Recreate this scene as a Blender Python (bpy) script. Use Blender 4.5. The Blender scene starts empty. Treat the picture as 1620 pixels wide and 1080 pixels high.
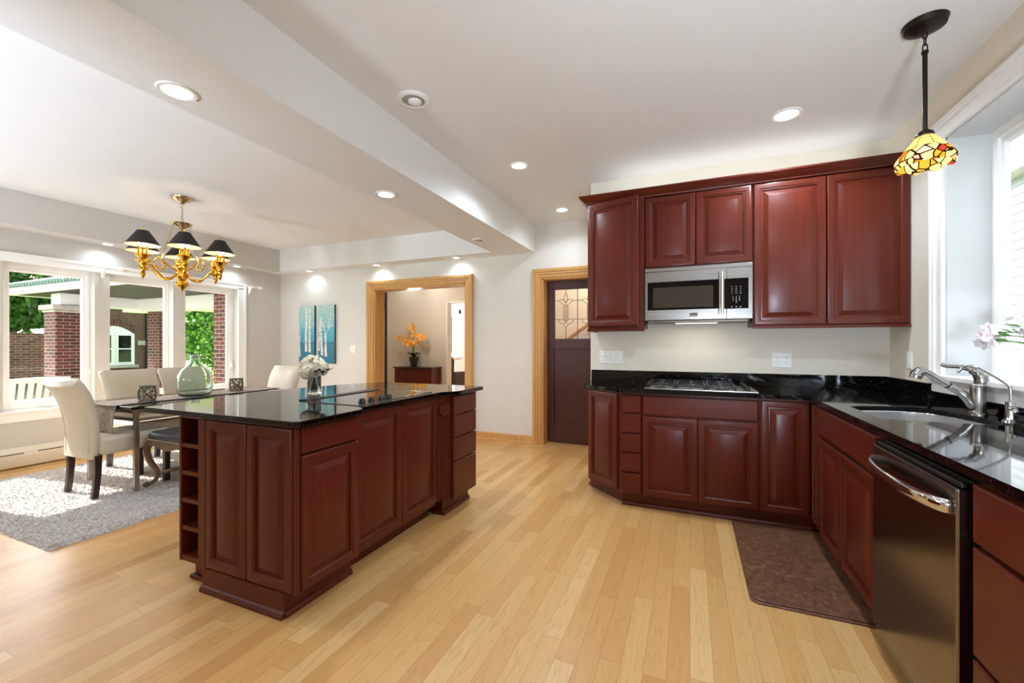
import bpy, bmesh, math, random
from mathutils import Matrix, Vector
PI = math.pi
random.seed(7)
scene = bpy.context.scene
COL = scene.collection

# ------------------------------------------------------------------ camera, sky, sun, exposure
CAM_H = 1.25
YAW = math.atan(281.5 / 668.0)
cd = bpy.data.cameras.new('camera'); cam = bpy.data.objects.new('camera', cd); COL.objects.link(cam)
cam.location = (0, 0, CAM_H); cam.rotation_euler = (PI / 2, 0, YAW)
cd.sensor_fit = 'HORIZONTAL'; cd.sensor_width = 36.0; cd.lens = 36.0 * 668.0 / 1620.0
cd.shift_y = 4.5 / 1620.0; cd.clip_start = 0.03; cd.clip_end = 300
scene.camera = cam

world = bpy.data.worlds.new('sky'); scene.world = world; world.use_nodes = True
wn = world.node_tree.nodes; wl = world.node_tree.links
for n in list(wn): wn.remove(n)
w_out = wn.new('ShaderNodeOutputWorld'); w_bg = wn.new('ShaderNodeBackground')
w_sky = wn.new('ShaderNodeTexSky'); w_sky.sky_type = 'NISHITA'
w_sky.sun_disc = False; w_sky.sun_elevation = math.radians(42); w_sky.sun_rotation = math.radians(260)
w_sky.air_density = 1.0; w_sky.dust_density = 2.5; w_sky.ozone_density = 0.6
w_hsv = wn.new('ShaderNodeHueSaturation'); w_hsv.inputs['Saturation'].default_value = 0.35
wl.new(w_sky.outputs[0], w_hsv.inputs['Color']); wl.new(w_hsv.outputs[0], w_bg.inputs[0]); wl.new(w_bg.outputs[0], w_out.inputs[0])
w_bg.inputs[1].default_value = 0.7

sd = bpy.data.lights.new('sun', 'SUN'); sun = bpy.data.objects.new('sun', sd); COL.objects.link(sun)
sd.energy = 14.0; sd.angle = math.radians(0.6); sd.color = (1.0, 0.95, 0.86)
sun.rotation_euler = Vector((0.74, 0.10, -0.66)).to_track_quat('-Z', 'Y').to_euler()
sun.location = (-20, 0, 20)

vs = scene.view_settings
scene.display_settings.display_device = 'sRGB'
vs.view_transform = 'Standard'; vs.look = 'None'; vs.gamma = 1.0; vs.use_curve_mapping = False
vs.exposure = 0.40
scene.cycles.max_bounces = 10; scene.cycles.diffuse_bounces = 6; scene.cycles.glossy_bounces = 5
scene.cycles.transmission_bounces = 8; scene.cycles.transparent_max_bounces = 12
scene.cycles.sample_clamp_indirect = 6.0; scene.cycles.caustics_reflective = False; scene.cycles.caustics_refractive = False
scene.cycles.use_denoising = True

CAN_W = 24.0          # one recessed lamp
FILL_W = 310.0       # one added uplight behind the camera
# ------------------------------------------------------------------ helpers: colour and materials
def S(h):
    h = h.lstrip('#'); o = []
    for i in (0, 2, 4):
        c = int(h[i:i + 2], 16) / 255.0
        o.append(c / 12.92 if c <= 0.04045 else ((c + 0.055) / 1.055) ** 2.4)
    return (o[0], o[1], o[2], 1.0)

class NT:
    def __init__(s, name):
        s.m = bpy.data.materials.new(name); s.m.use_nodes = True
        s.t = s.m.node_tree; s.n = s.t.nodes; s.l = s.t.links
        s.b = s.n['Principled BSDF']; s.out = s.n['Material Output']
    def node(s, typ, **k):
        n = s.n.new(typ)
        for a, v in k.items(): setattr(n, a, v)
        return n
    def link(s, a, b): s.l.new(a, b)
    def val(s, x, sock):
        if isinstance(x, (int, float)): sock.default_value = x
        else: s.l.new(x, sock)
    def math(s, op, a, b=0.0, c=0.0):
        n = s.n.new('ShaderNodeMath'); n.operation = op
        s.val(a, n.inputs[0]); s.val(b, n.inputs[1]); s.val(c, n.inputs[2])
        return n.outputs[0]
    def coords(s, scale=(1, 1, 1), kind='Object', rot=(0, 0, 0)):
        tc = s.n.new('ShaderNodeTexCoord'); mp = s.n.new('ShaderNodeMapping')
        mp.inputs['Scale'].default_value = scale; mp.inputs['Rotation'].default_value = rot
        s.l.new(tc.outputs[kind], mp.inputs[0]); return mp.outputs[0]
    def noise(s, vec, scale=5.0, detail=3.0, rough=0.5, dist=0.0):
        n = s.n.new('ShaderNodeTexNoise'); n.inputs['Scale'].default_value = scale
        n.inputs['Detail'].default_value = detail; n.inputs['Roughness'].default_value = rough
        n.inputs['Distortion'].default_value = dist
        if vec is not None: s.l.new(vec, n.inputs['Vector'])
        return n.outputs[0]
    def ramp(s, fac, stops, interp='LINEAR'):
        n = s.n.new('ShaderNodeValToRGB'); e = n.color_ramp.elements; n.color_ramp.interpolation = interp
        while len(e) < len(stops): e.new(0.5)
        for i, (p, c) in enumerate(stops): e[i].position = p; e[i].color = c
        s.l.new(fac, n.inputs[0]); return n.outputs[0]
    def mix(s, fac, a, b, mode='MIX'):
        n = s.n.new('ShaderNodeMix'); n.data_type = 'RGBA'; n.blend_type = mode
        s.val(fac, n.inputs['Factor'])
        for x, k in ((a, 6), (b, 7)):
            if isinstance(x, tuple): n.inputs[k].default_value = x
            else: s.l.new(x, n.inputs[k])
        return n.outputs[2]
    def bump(s, h, strength=0.2, dist=0.01):
        n = s.n.new('ShaderNodeBump'); n.inputs['Strength'].default_value = strength; n.inputs['Distance'].default_value = dist
        s.l.new(h, n.inputs['Height']); s.l.new(n.outputs[0], s.b.inputs['Normal'])
    def set(s, **k):
        for a, v in k.items():
            i = s.b.inputs[a.replace('_', ' ')]
            if hasattr(v, 'is_linked') or hasattr(v, 'links'): s.l.new(v, i)
            else: i.default_value = v
        return s.m
MAT = {}
def plain(name, col, rough=0.5, metal=0.0, var=0.04, scale=9.0, bump=0.0, **k):
    t = NT(name); c = S(col) if isinstance(col, str) else col
    v = t.noise(t.coords(), scale, 3.0)
    d = tuple(x * (1 - var) for x in c[:3]) + (1,); u = tuple(min(1, x * (1 + var)) for x in c[:3]) + (1,)
    t.set(Base_Color=t.ramp(v, [(0.3, d), (0.7, u)]), Roughness=rough, Metallic=metal, **k)
    if bump: t.bump(v, bump, 0.004)
    MAT[name] = t.m; return t.m

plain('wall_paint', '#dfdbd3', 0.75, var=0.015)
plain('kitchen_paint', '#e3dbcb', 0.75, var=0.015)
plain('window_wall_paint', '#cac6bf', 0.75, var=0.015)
plain('ceiling_paint', '#e4e3e0', 0.8, var=0.01)
plain('hall_paint', '#d6c8b4', 0.75, var=0.015)
plain('white_trim', '#f3f2ef', 0.35, var=0.01)
plain('reveal_paint', '#cbcdcd', 0.5, var=0.01)
plain('white_plastic', '#f0eee9', 0.35, var=0.01)
plain('heater_enamel', '#e3dccb', 0.4, var=0.01)
plain('dark_slot', '#1c1a18', 0.7)
plain('brushed_nickel', '#94918b', 0.27, 1.0, var=0.05)
plain('chrome', '#d9dadb', 0.08, 1.0)
plain('brass', '#d9a136', 0.16, 1.0, var=0.05)
plain('champagne_metal', '#cdb894', 0.22, 1.0)
plain('bronze', '#2b221c', 0.38, 0.75)
plain('table_steel', '#a49c92', 0.28, 1.0)
plain('black_glass', '#08080a', 0.06, var=0.0)
plain('oven_window', '#3b342c', 0.12, var=0.02)
plain('key_print', '#b9bcbe', 0.5)
plain('black_plastic', '#121212', 0.35)
plain('black_iron', '#222326', 0.38, 0.5)
plain('cream_leather', '#cfc4ae', 0.42, var=0.03, scale=40, bump=0.06)
plain('dark_leather', '#3b3c42', 0.36, var=0.06, scale=40, bump=0.08)
plain('charcoal_fabric', '#57524f', 0.85, var=0.06, scale=60, bump=0.1)
plain('dark_leg_wood', '#2a1a15', 0.3, var=0.15)
plain('burgundy_door', '#4b2623', 0.38, var=0.06)
plain('leading', '#55565a', 0.35, 0.8)
plain('candle_wax', '#e6d3ac', 0.5)
plain('lattice_metal', '#6d655a', 0.35, 0.85, var=0.2)
plain('carved_silver', '#7f6a58', 0.35, 0.55, var=0.2)
plain('stone', '#a9a49c', 0.85, var=0.12)
plain('white_siding', '#eef0f4', 0.5, var=0.02)
plain('grey_siding', '#959da6', 0.6, var=0.02)
plain('cream_siding', '#ddd3c4', 0.6, var=0.02)
plain('porch_boards', '#2a1c14', 0.6, var=0.25, scale=14)
plain('patio_paving', '#9a958d', 0.85, var=0.08)
plain('lawn_green', '#6d8f3c', 0.9, var=0.25)
plain('roof_tile', '#4a6a6a', 0.45, var=0.12)
plain('wicker', '#a9ada6', 0.6, var=0.06, scale=80)
plain('stem_green', '#4b7a30', 0.5, var=0.15)
plain('leaf_dark', '#2c4a25', 0.4, var=0.25)
plain('petal_orange', '#eca63c', 0.5, var=0.15, scale=40)
plain('petal_cream', '#efe6d0', 0.6, var=0.08, scale=40)
plain('petal_blush', '#f6edef', 0.5, var=0.08, scale=30)
plain('pot_dark', '#2b2020', 0.4)
plain('canvas_edge', '#4d5f63', 0.8, var=0.15)
plain('birch_dark', '#26262a', 0.8)
plain('runner_cloth', '#a89a8e', 0.95, var=0.4, scale=75, bump=0.6)
plain('soil', '#54483a', 0.9, var=0.2)

def leafy(name, c1, c2, c3):
    t = NT(name); oi = t.noise(t.coords(), 2.2, 4)
    t.set(Base_Color=t.ramp(oi, [(0.3, S(c1)), (0.5, S(c2)), (0.72, S(c3))]), Roughness=0.55)
    MAT[name] = t.m
leafy('leaf_deep', '#14380f', '#245517', '#457a22')
leafy('leaf_bright', '#2f6416', '#588f28', '#93bb4a')
leafy('leaf_hedge', '#5f8a26', '#9dbb45', '#cfd873')

def cherry(name, horizontal=False, along_y=False):
    t = NT(name)
    sc = (1.0, 1.0, 30) if horizontal else (34, 34, 1.0)
    if along_y: sc = (30, 1.0, 30)
    v = t.coords(sc); g = t.noise(v, 1.6, 5, 0.6, 0.8)
    blot = t.noise(t.coords((2.2, 2.2, 1.2)), 1.4, 2)
    c = t.ramp(g, [(0.25, S('#511c10')), (0.55, S('#5f2314')), (0.8, S('#6e2c19'))])
    c2 = t.mix(t.math('MULTIPLY', blot, 0.6), c, S('#541e12'))
    t.set(Base_Color=c2, Roughness=0.32, Coat_Weight=0.06, Coat_Roughness=0.15, Specular_IOR_Level=0.26)
    t.bump(g, 0.03, 0.001)
    MAT[name] = t.m
cherry('cherry'); cherry('cherry_cross', True); cherry('cherry_long', along_y=True)
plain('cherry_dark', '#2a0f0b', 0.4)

def oak_trim():
    t = NT('oak_trim'); v = t.coords((25, 25, 1.2)); g = t.noise(v, 1.2, 3, 0.5, 0.2)
    t.set(Base_Color=t.ramp(g, [(0.25, S('#c48f52')), (0.75, S('#d9a765'))]), Roughness=0.35); MAT['oak_trim'] = t.m
oak_trim()
def oak_floor():
    t = NT('oak_floor'); tc = t.node('ShaderNodeTexCoord'); sp = t.node('ShaderNodeSeparateXYZ')
    t.link(tc.outputs['Object'], sp.inputs[0]); X, Y = sp.outputs[0], sp.outputs[1]
    W_, L_ = 0.083, 0.85
    xr = t.math('DIVIDE', X, W_); row = t.math('FLOOR', xr); xf = t.math('FRACT', xr)
    wn1 = t.node('ShaderNodeTexWhiteNoise', noise_dimensions='1D'); t.link(row, wn1.inputs['W'])
    yr = t.math('ADD', t.math('DIVIDE', Y, L_), t.math('MULTIPLY', wn1.outputs['Value'], 13.7))
    colm = t.math('FLOOR', yr); yf = t.math('FRACT', yr)
    cb = t.node('ShaderNodeCombineXYZ'); t.link(row, cb.inputs[0]); t.link(colm, cb.inputs[1])
    wn2 = t.node('ShaderNodeTexWhiteNoise', noise_dimensions='2D'); t.link(cb.outputs[0], wn2.inputs['Vector'])
    pid = wn2.outputs['Value']
    base = t.ramp(pid, [(0.0, S('#c8955a')), (0.2, S('#d0a063')), (0.5, S('#d8ab6b')), (0.8, S('#dbb073')), (1.0, S('#e2bc82'))])
    gv = t.node('ShaderNodeCombineXYZ')
    t.link(t.math('MULTIPLY', X, 9.0), gv.inputs[0])
    t.link(t.math('ADD', t.math('MULTIPLY', Y, 0.9), t.math('MULTIPLY', pid, 37.0)), gv.inputs[1])
    t.link(t.math('MULTIPLY', pid, 11.0), gv.inputs[2])
    g0 = t.noise(gv.outputs[0], 1.6, 2, 0.5, 0.3)
    rings = t.math('FRACT', t.math('MULTIPLY', g0, 9.0))
    rg = t.ramp(rings, [(0.0, (0, 0, 0, 1)), (0.75, (0.35, 0.35, 0.35, 1)), (0.92, (1, 1, 1, 1)), (1.0, (0, 0, 0, 1))])
    fine = t.node('ShaderNodeCombineXYZ')
    t.link(t.math('MULTIPLY', X, 90.0), fine.inputs[0]); t.link(t.math('MULTIPLY', Y, 3.0), fine.inputs[1]); t.link(t.math('MULTIPLY', pid, 50.0), fine.inputs[2])
    fg = t.noise(fine.outputs[0], 1.5, 3, 0.6)
    c = t.mix(t.math('MULTIPLY', rg, 0.30), base, S('#a8743c'))
    c = t.mix(t.math('MULTIPLY', fg, 0.30), c, S('#b98a52'))
    ex = t.math('MINIMUM', xf, t.math('SUBTRACT', 1.0, xf)); ey = t.math('MINIMUM', yf, t.math('SUBTRACT', 1.0, yf))
    jx = t.math('LESS_THAN', ex, 0.012); jy = t.math('LESS_THAN', ey, 0.0014)
    j = t.math('MAXIMUM', jx, jy)
    c = t.mix(t.math('MULTIPLY', j, 0.5), c, S('#7b5227'))
    t.set(Base_Color=c, Roughness=t.math('ADD', 0.26, t.math('MULTIPLY', fg, 0.12)))
    t.bump(t.math('SUBTRACT', 1.0, j), 0.15, 0.001)
    MAT['oak_floor'] = t.m
oak_floor()
def granite():
    t = NT('granite'); v = t.coords(); vo = t.node('ShaderNodeTexVoronoi'); vo.inputs['Scale'].default_value = 170
    t.link(v, vo.inputs['Vector'])
    wn3 = t.node('ShaderNodeTexWhiteNoise', noise_dimensions='3D'); t.link(vo.outputs['Position'], wn3.inputs['Vector'])
    fl = t.math('GREATER_THAN', wn3.outputs['Value'], 0.965)
    c = t.mix(fl, S('#060607'), S('#3a332c'))
    t.set(Base_Color=c, Roughness=0.045); t.b.inputs['IOR'].default_value = 1.5
    MAT['granite'] = t.m
granite()
def stainless(name, ax, col='#b8afa4', rough=0.26):
    t = NT(name); sc = [2.0, 2.0, 2.0]; sc[ax] = 1.0
    sc = {0: (1, 60, 400), 1: (60, 1, 400), 2: (400, 400, 1)}[ax]
    g = t.noise(t.coords(sc), 1.0, 2)
    t.set(Base_Color=t.ramp(g, [(0.3, tuple(x * .93 for x in S(col)[:3]) + (1,)), (0.7, S(col))]), Metallic=1.0,
          Roughness=t.math('ADD', rough - .04, t.math('MULTIPLY', g, 0.08)))
    MAT[name] = t.m
stainless('stainless', 0, '#a7a39d'); stainless('stainless_side', 1, '#8b8178', 0.2); stainless('sink_steel', 1, '#e6e6e6', 0.32)
def brick(name, c1, c2, mortar, w=0.215, h=0.072):
    t = NT(name); tc = t.node('ShaderNodeTexCoord'); sp = t.node('ShaderNodeSeparateXYZ'); t.link(tc.outputs['Object'], sp.inputs[0])
    cb = t.node('ShaderNodeCombineXYZ'); t.link(t.math('ADD', sp.outputs[0], sp.outputs[1]), cb.inputs[0]); t.link(sp.outputs[2], cb.inputs[1])
    b = t.node('ShaderNodeTexBrick'); t.link(cb.outputs[0], b.inputs['Vector'])
    b.inputs['Color1'].default_value = S(c1); b.inputs['Color2'].default_value = S(c2); b.inputs['Mortar'].default_value = S(mortar)
    b.inputs['Scale'].default_value = 1.0; b.inputs['Brick Width'].default_value = w; b.inputs['Row Height'].default_value = h
    b.inputs['Mortar Size'].default_value = 0.007; b.inputs['Bias'].default_value = -0.1
    t.set(Base_Color=b.outputs[0], Roughness=0.85); MAT[name] = t.m
brick('brick_red', '#5c261c', '#2a1311', '#8d7c70'); brick('brick_brown', '#5e392a', '#341e18', '#8a7665', 0.23, 0.078)
def mat_floor_rubber():
    t = NT('floor_mat'); a = t.noise(t.coords((1, 1, 1)), 16, 5, 0.65, 1.6)
    t.set(Base_Color=t.ramp(a, [(0.3, S('#4e3020')), (0.55, S('#6f4b34')), (0.75, S('#8a6750'))]), Roughness=0.42)
    t.bump(a, 0.2, 0.002); MAT['floor_mat'] = t.m
mat_floor_rubber()
def shag():
    t = NT('shag'); a = t.noise(t.coords(), 70, 3, 0.6)
    t.set(Base_Color=t.ramp(a, [(0.3, S('#a29c98')), (0.7, S('#dcd7d2'))]), Roughness=0.95); MAT['shag'] = t.m
shag()
def glass_pane():
    t = NT('pane_glass'); tr = t.node('ShaderNodeBsdfTransparent'); gl = t.node('ShaderNodeBsdfGlossy'); gl.inputs['Roughness'].default_value = 0.02
    fr = t.node('ShaderNodeFresnel'); fr.inputs['IOR'].default_value = 1.35
    ge = t.node('ShaderNodeNewGeometry')
    mx = t.node('ShaderNodeMixShader'); t.link(t.math('MULTIPLY', fr.outputs[0], t.math('SUBTRACT', 1.0, ge.outputs['Backfacing'])), mx.inputs[0]); t.link(tr.outputs[0], mx.inputs[1]); t.link(gl.outputs[0], mx.inputs[2])
    t.link(mx.outputs[0], t.out.inputs[0]); MAT['pane_glass'] = t.m
glass_pane()
def vase_glass(name, col):
    t = NT(name); t.set(Base_Color=col, Roughness=0.01, Transmission_Weight=1.0); t.b.inputs['IOR'].default_value = 1.35; MAT[name] = t.m
vase_glass('bottle_glass', (0.80, 0.92, 0.88, 1)); vase_glass('clear_glass', (0.96, 0.98, 0.98, 1))
def emit(name, col, s):
    t = NT(name); t.set(Base_Color=col, Emission_Color=col, Emission_Strength=s); MAT[name] = t.m
emit('lamp_white', (1, 0.96, 0.9, 1), 6.0); emit('bulb_warm', (1, 0.78, 0.45, 1), 3.5); emit('bulb_soft', (1, 0.93, 0.8, 1), 1.5)
def black_shade():
    t = NT('black_shade'); t.set(Base_Color=S('#161312'), Roughness=0.6); MAT['black_shade'] = t.m
    t = NT('shade_lining'); t.set(Base_Color=S('#f2dfb4'), Roughness=0.6); MAT['shade_lining'] = t.m
black_shade()
def tiffany():
    t = NT('stained_glass'); tc = t.coords((1, 1, 1)); sc_ = 24
    vo = t.node('ShaderNodeTexVoronoi'); vo.inputs['Scale'].default_value = sc_; t.link(tc, vo.inputs['Vector'])
    ve = t.node('ShaderNodeTexVoronoi', feature='DISTANCE_TO_EDGE'); ve.inputs['Scale'].default_value = sc_; t.link(tc, ve.inputs['Vector'])
    w3 = t.node('ShaderNodeTexWhiteNoise', noise_dimensions='3D'); t.link(vo.outputs['Position'], w3.inputs['Vector'])
    c = t.ramp(w3.outputs['Value'], [(0.0, S('#e9d592')), (0.34, S('#d99a35')), (0.62, S('#c06a18')), (0.74, S('#a8382a')), (0.82, S('#d9a092')), (0.90, S('#efe2b4'))], 'CONSTANT')
    lead = t.math('LESS_THAN', ve.outputs['Distance'], 0.06)
    c = t.mix(lead, c, S('#1c120a'))
    o = t.node('ShaderNodeTexCoord'); sp = t.node('ShaderNodeSeparateXYZ'); t.link(o.outputs['Object'], sp.inputs[0]); Z = sp.outputs[2]
    st = t.math('FRACT', t.math('MULTIPLY', Z, 62.0)); ang = t.math('FRACT', t.math('MULTIPLY', t.math('ARCTAN2', sp.outputs[1], sp.outputs[0]), 8 / (2 * PI)))
    ld = t.math('MAXIMUM', t.math('LESS_THAN', st, 0.12), t.math('LESS_THAN', ang, 0.05))
    up = t.mix(ld, S('#ecd98c'), S('#1c120a'))
    c = t.mix(t.math('GREATER_THAN', Z, -0.588), c, up)
    tl = t.node('ShaderNodeBsdfTranslucent'); df = t.node('ShaderNodeBsdfDiffuse'); mx = t.node('ShaderNodeMixShader'); mx.inputs[0].default_value = 0.5
    t.link(c, tl.inputs[0]); t.link(c, df.inputs[0]); t.link(df.outputs[0], mx.inputs[1]); t.link(tl.outputs[0], mx.inputs[2]); t.link(mx.outputs[0], t.out.inputs[0])
    MAT['stained_glass'] = t.m
tiffany()
def birch_canvas():
    t = NT('birch_canvas'); tc = t.node('ShaderNodeTexCoord'); sp = t.node('ShaderNodeSeparateXYZ'); t.link(tc.outputs['Object'], sp.inputs[0])
    n1 = t.noise(t.coords((1, 1, .6)), 9, 4)
    zz = t.math('ADD', sp.outputs[2], t.math('MULTIPLY', t.math('SUBTRACT', n1, 0.5), 0.12))
    c = t.ramp(zz, [(0.0, S('#2f6f86')), (0.30, S('#3f8096')), (0.31, S('#2f6b80')), (0.34, S('#4c9cb4')), (0.58, S('#62b3c4')), (0.92, S('#a2c9c4'))])
    sp2 = t.noise(t.coords(), 60, 2, 0.5); leaf = t.math('GREATER_THAN', sp2, 0.55)
    hi = t.math('GREATER_THAN', zz, 0.56)
    c = t.mix(t.math('MULTIPLY', t.math('MULTIPLY', leaf, hi), 0.75), c, S('#e4e0d0'))
    t.set(Base_Color=c, Roughness=0.8); MAT['birch_canvas'] = t.m
    t = NT('birch_bark'); a = t.noise(t.coords((1, 1, 2.5)), 38, 3)
    t.set(Base_Color=t.ramp(a, [(0.36, S('#3a3a3c')), (0.44, S('#e9e6dd')), (0.8, S('#f4f2ec'))]), Roughness=0.85); MAT['birch_bark'] = t.m
birch_canvas()

# ------------------------------------------------------------------ helpers: geometry
class MB:
    def __init__(s): s.v = []; s.f = []
    def add(s, v, f, M=None):
        o = len(s.v)
        s.v += [tuple(M @ Vector(p)) if M else tuple(p) for p in v]
        s.f += [tuple(i + o for i in q) for q in f]; return s
    def box(s, x0, x1, y0, y1, z0, z1, M=None):
        v = [(x, y, z) for z in (z0, z1) for y in (y0, y1) for x in (x0, x1)]
        return s.add(v, [(0, 2, 3, 1), (4, 5, 7, 6), (0, 1, 5, 4), (2, 6, 7, 3), (0, 4, 6, 2), (1, 3, 7, 5)], M)
    def prism(s, poly, a, b, axis='z', M=None):
        # poly of 2D points, extruded from a to b along axis
        n = len(poly)
        def P(p, t): return {'z': (p[0], p[1], t), 'x': (t, p[0], p[1]), 'y': (p[0], t, p[1])}[axis]
        v = [P(p, a) for p in poly] + [P(p, b) for p in poly]
        f = [tuple(range(n))[::-1], tuple(range(n, 2 * n))] + [(i, (i + 1) % n, n + (i + 1) % n, n + i) for i in range(n)]
        return s.add(v, f, M)
    def tube(s, pts, r, seg=8, M=None, cap=True, closed=False, asp=1.0):
        pts = [Vector(p) for p in pts]; n = len(pts); rr = r if isinstance(r, (list, tuple)) else [r] * n
        v = []; up = None
        for i, p in enumerate(pts):
            if closed: d = pts[(i + 1) % n] - pts[i - 1]
            else: d = pts[min(i + 1, n - 1)] - pts[max(i - 1, 0)]
            d.normalize()
            if up is None:
                up = Vector((0, 0, 1)) if abs(d.z) < 0.9 else Vector((1, 0, 0))
            a = d.cross(up); a.normalize(); b = a.cross(d); b.normalize(); up = b
            for k in range(seg):
                t = 2 * PI * k / seg; v.append(p + (a * math.cos(t) + b * math.sin(t) * asp) * rr[i])
        f = []
        for i in range(n if closed else n - 1):
            j = (i + 1) % n
            for k in range(seg):
                f.append((i * seg + k, i * seg + (k + 1) % seg, j * seg + (k + 1) % seg, j * seg + k))
        if cap and not closed: f += [tuple(range(seg))[::-1], tuple(range((n - 1) * seg, n * seg))]
        return s.add(v, f, M)
    def lathe(s, prof, c=(0, 0, 0), seg=24, M=None, wave=None):
        v = []; f = []; n = len(prof)
        for i, (r, z) in enumerate(prof):
            for k in range(seg):
                t = 2 * PI * k / seg; q = r; zz = z
                if wave: q, zz = wave(r, z, t)
                v.append((c[0] + q * math.cos(t), c[1] + q * math.sin(t), c[2] + zz))
        for i in range(n - 1):
            for k in range(seg): f.append((i * seg + k, i * seg + (k + 1) % seg, (i + 1) * seg + (k + 1) % seg, (i + 1) * seg + k))
        return s.add(v, f, M)
    def ball(s, c, r, seg=10, rings=7, sc=(1, 1, 1), M=None):
        prof = []
        v = []; f = []
        for i in range(rings + 1):
            a = -PI / 2 + PI * i / rings
            for k in range(seg):
                t = 2 * PI * k / seg
                v.append((c[0] + r * sc[0] * math.cos(a) * math.cos(t), c[1] + r * sc[1] * math.cos(a) * math.sin(t), c[2] + r * sc[2] * math.sin(a)))
        for i in range(rings):
            for k in range(seg): f.append((i * seg + k, i * seg + (k + 1) % seg, (i + 1) * seg + (k + 1) % seg, (i + 1) * seg + k))
        return s.add(v, f, M)
    def rings(s, w, h, t, prof, M):
        # panel in local x 0..w, z 0..h, front at y=-t ; prof = [(inset, depth)]
        v = []; f = []
        for ins, d in prof:
            v += [(ins, -t + d, ins), (w - ins, -t + d, ins), (w - ins, -t + d, h - ins), (ins, -t + d, h - ins)]
        for i in range(len(prof) - 1):
            for k in range(4): f.append((i * 4 + k, i * 4 + (k + 1) % 4, i * 4 + 4 + (k + 1) % 4, i * 4 + 4 + k))
        n = len(prof) * 4; f.append((n - 4, n - 3, n - 2, n - 1))
        v += [(0, 0, 0), (w, 0, 0), (w, 0, h), (0, 0, h)]
        for k in range(4): f.append((n + k, n + (k + 1) % 4, (k + 1) % 4, k))
        f.append((n + 3, n + 2, n + 1, n)); return s.add(v, f, M)
    def hollow(s):
        # take out the filled field and the plain back of the last rings(): an open frame
        s.f.pop(); s.f.pop(len(s.f) - 5); return s
    def door(s, w, h, M, t=0.02, fw=0.056):
        fw = min(fw, w * 0.26)
        b = min(0.034, w * 0.12)
        return s.rings(w, h, t, [(0, .006), (.002, .003), (.006, .001), (.012, 0), (fw - .016, 0), (fw - .010, .005), (fw - .004, .004), (fw - .001, .013), (fw + .006, .013), (fw + b, .0015), (fw + b + .003, .0005)], M)
    def slab(s, w, h, M, t=0.02):
        return s.rings(w, h, t, [(0, .006), (.003, .002), (.008, 0)], M)

WM = {}
def wmat(o): return WM.get(o.name, Matrix.Identity(4))
def thing(name, label, cat, loc=(0, 0, 0), rot=0.0, group=None):
    o = bpy.data.objects.new(name, None); COL.objects.link(o); o.empty_display_size = 0.1
    o.location = loc; o.rotation_euler = (0, 0, rot)
    o['label'] = label; o['category'] = cat
    if group: o['group'] = group
    WM[o.name] = Matrix.Translation(loc) @ Matrix.Rotation(rot, 4, 'Z'); return o
def mesh_of(name, mb, mat, M=None, smooth=False, bevel=0.0, segs=2, ang=35, recalc=True):
    me = bpy.data.meshes.new(name)
    v = mb.v if M is None else [tuple(M @ Vector(p)) for p in mb.v]
    me.from_pydata(v, [], mb.f)
    me.materials.append(MAT[mat] if isinstance(mat, str) else mat)
    if recalc:
        bm = bmesh.new(); bm.from_mesh(me); bmesh.ops.remove_doubles(bm, verts=bm.verts, dist=1e-5); bmesh.ops.recalc_face_normals(bm, faces=bm.faces); bm.to_mesh(me); bm.free()
    if smooth:
        me.shade_smooth()
        if smooth != 'all': me.set_sharp_from_angle(angle=math.radians(smooth if smooth > 1 else 40))
    me.update(); return me
def part(name, mb, mat, parent, label=None, smooth=False, bevel=0.0, local=False, kind=None, recalc=True, segs=2):
    P = wmat(parent)
    me = mesh_of(name, mb, mat, None if local else P.inverted(), smooth, recalc=recalc)
    o = bpy.data.objects.new(name, me); COL.objects.link(o); o.parent = parent; WM[o.name] = P
    if bevel: add_bevel(o, bevel, segs)
    if label: o['label'] = label
    if kind: o['kind'] = kind
    return o
def add_bevel(o, w, segs=2):
    b = o.modifiers.new('bevel', 'BEVEL'); b.width = w; b.segments = segs; b.limit_method = 'ANGLE'; b.angle_limit = math.radians(40); b.harden_normals = False
def solo(name, mb, mat, label, cat, loc=(0, 0, 0), group=None, smooth=False, bevel=0.0, kind=None, segs=2):
    me = mesh_of(name, mb, mat, Matrix.Translation(loc).inverted(), smooth)
    o = bpy.data.objects.new(name, me); COL.objects.link(o); o.location = loc; WM[o.name] = Matrix.Translation(loc)
    o['label'] = label; o['category'] = cat
    if group: o['group'] = group
    if kind: o['kind'] = kind
    if bevel: add_bevel(o, bevel, segs)
    return o
def struct(name, mb, mat, parent=None, bevel=0.0, smooth=False):
    me = mesh_of(name, mb, mat, None, smooth)
    o = bpy.data.objects.new(name, me); COL.objects.link(o)
    if parent: o.parent = parent
    else: o['kind'] = 'structure'
    if bevel: add_bevel(o, bevel)
    return o
def copy_tree(o, parent=None):
    c = o.copy(); COL.objects.link(c)
    if parent: c.parent = parent
    for ch in list(o.children): copy_tree(ch, c)
    return c
def place(o, label, loc, rot=None, proto=None):
    c = copy_tree(o); c.location = loc
    if rot is not None: c.rotation_euler = (0, 0, rot)
    c['label'] = label; return c
def lamp(typ, parent, loc, energy, color=(1, 0.9, 0.78), rad=0.05, **k):
    l = bpy.data.lights.new('light_source', typ); l.energy = energy; l.color = color
    if typ in ('POINT', 'SPOT'): l.shadow_soft_size = rad
    for a, v in k.items(): setattr(l, a, v)
    o = bpy.data.objects.new('light_source', l); COL.objects.link(o)
    if parent: o.parent = parent
    o.location = loc; return o
def T(x, y, z, r=0.0): return Matrix.Translation((x, y, z)) @ Matrix.Rotation(r, 4, 'Z')
R90 = PI / 2
def arc(c, r, a0, a1, n): return [(c[0] + r * math.cos(a0 + (a1 - a0) * i / n), c[1] + r * math.sin(a0 + (a1 - a0) * i / n)) for i in range(n + 1)]
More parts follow.
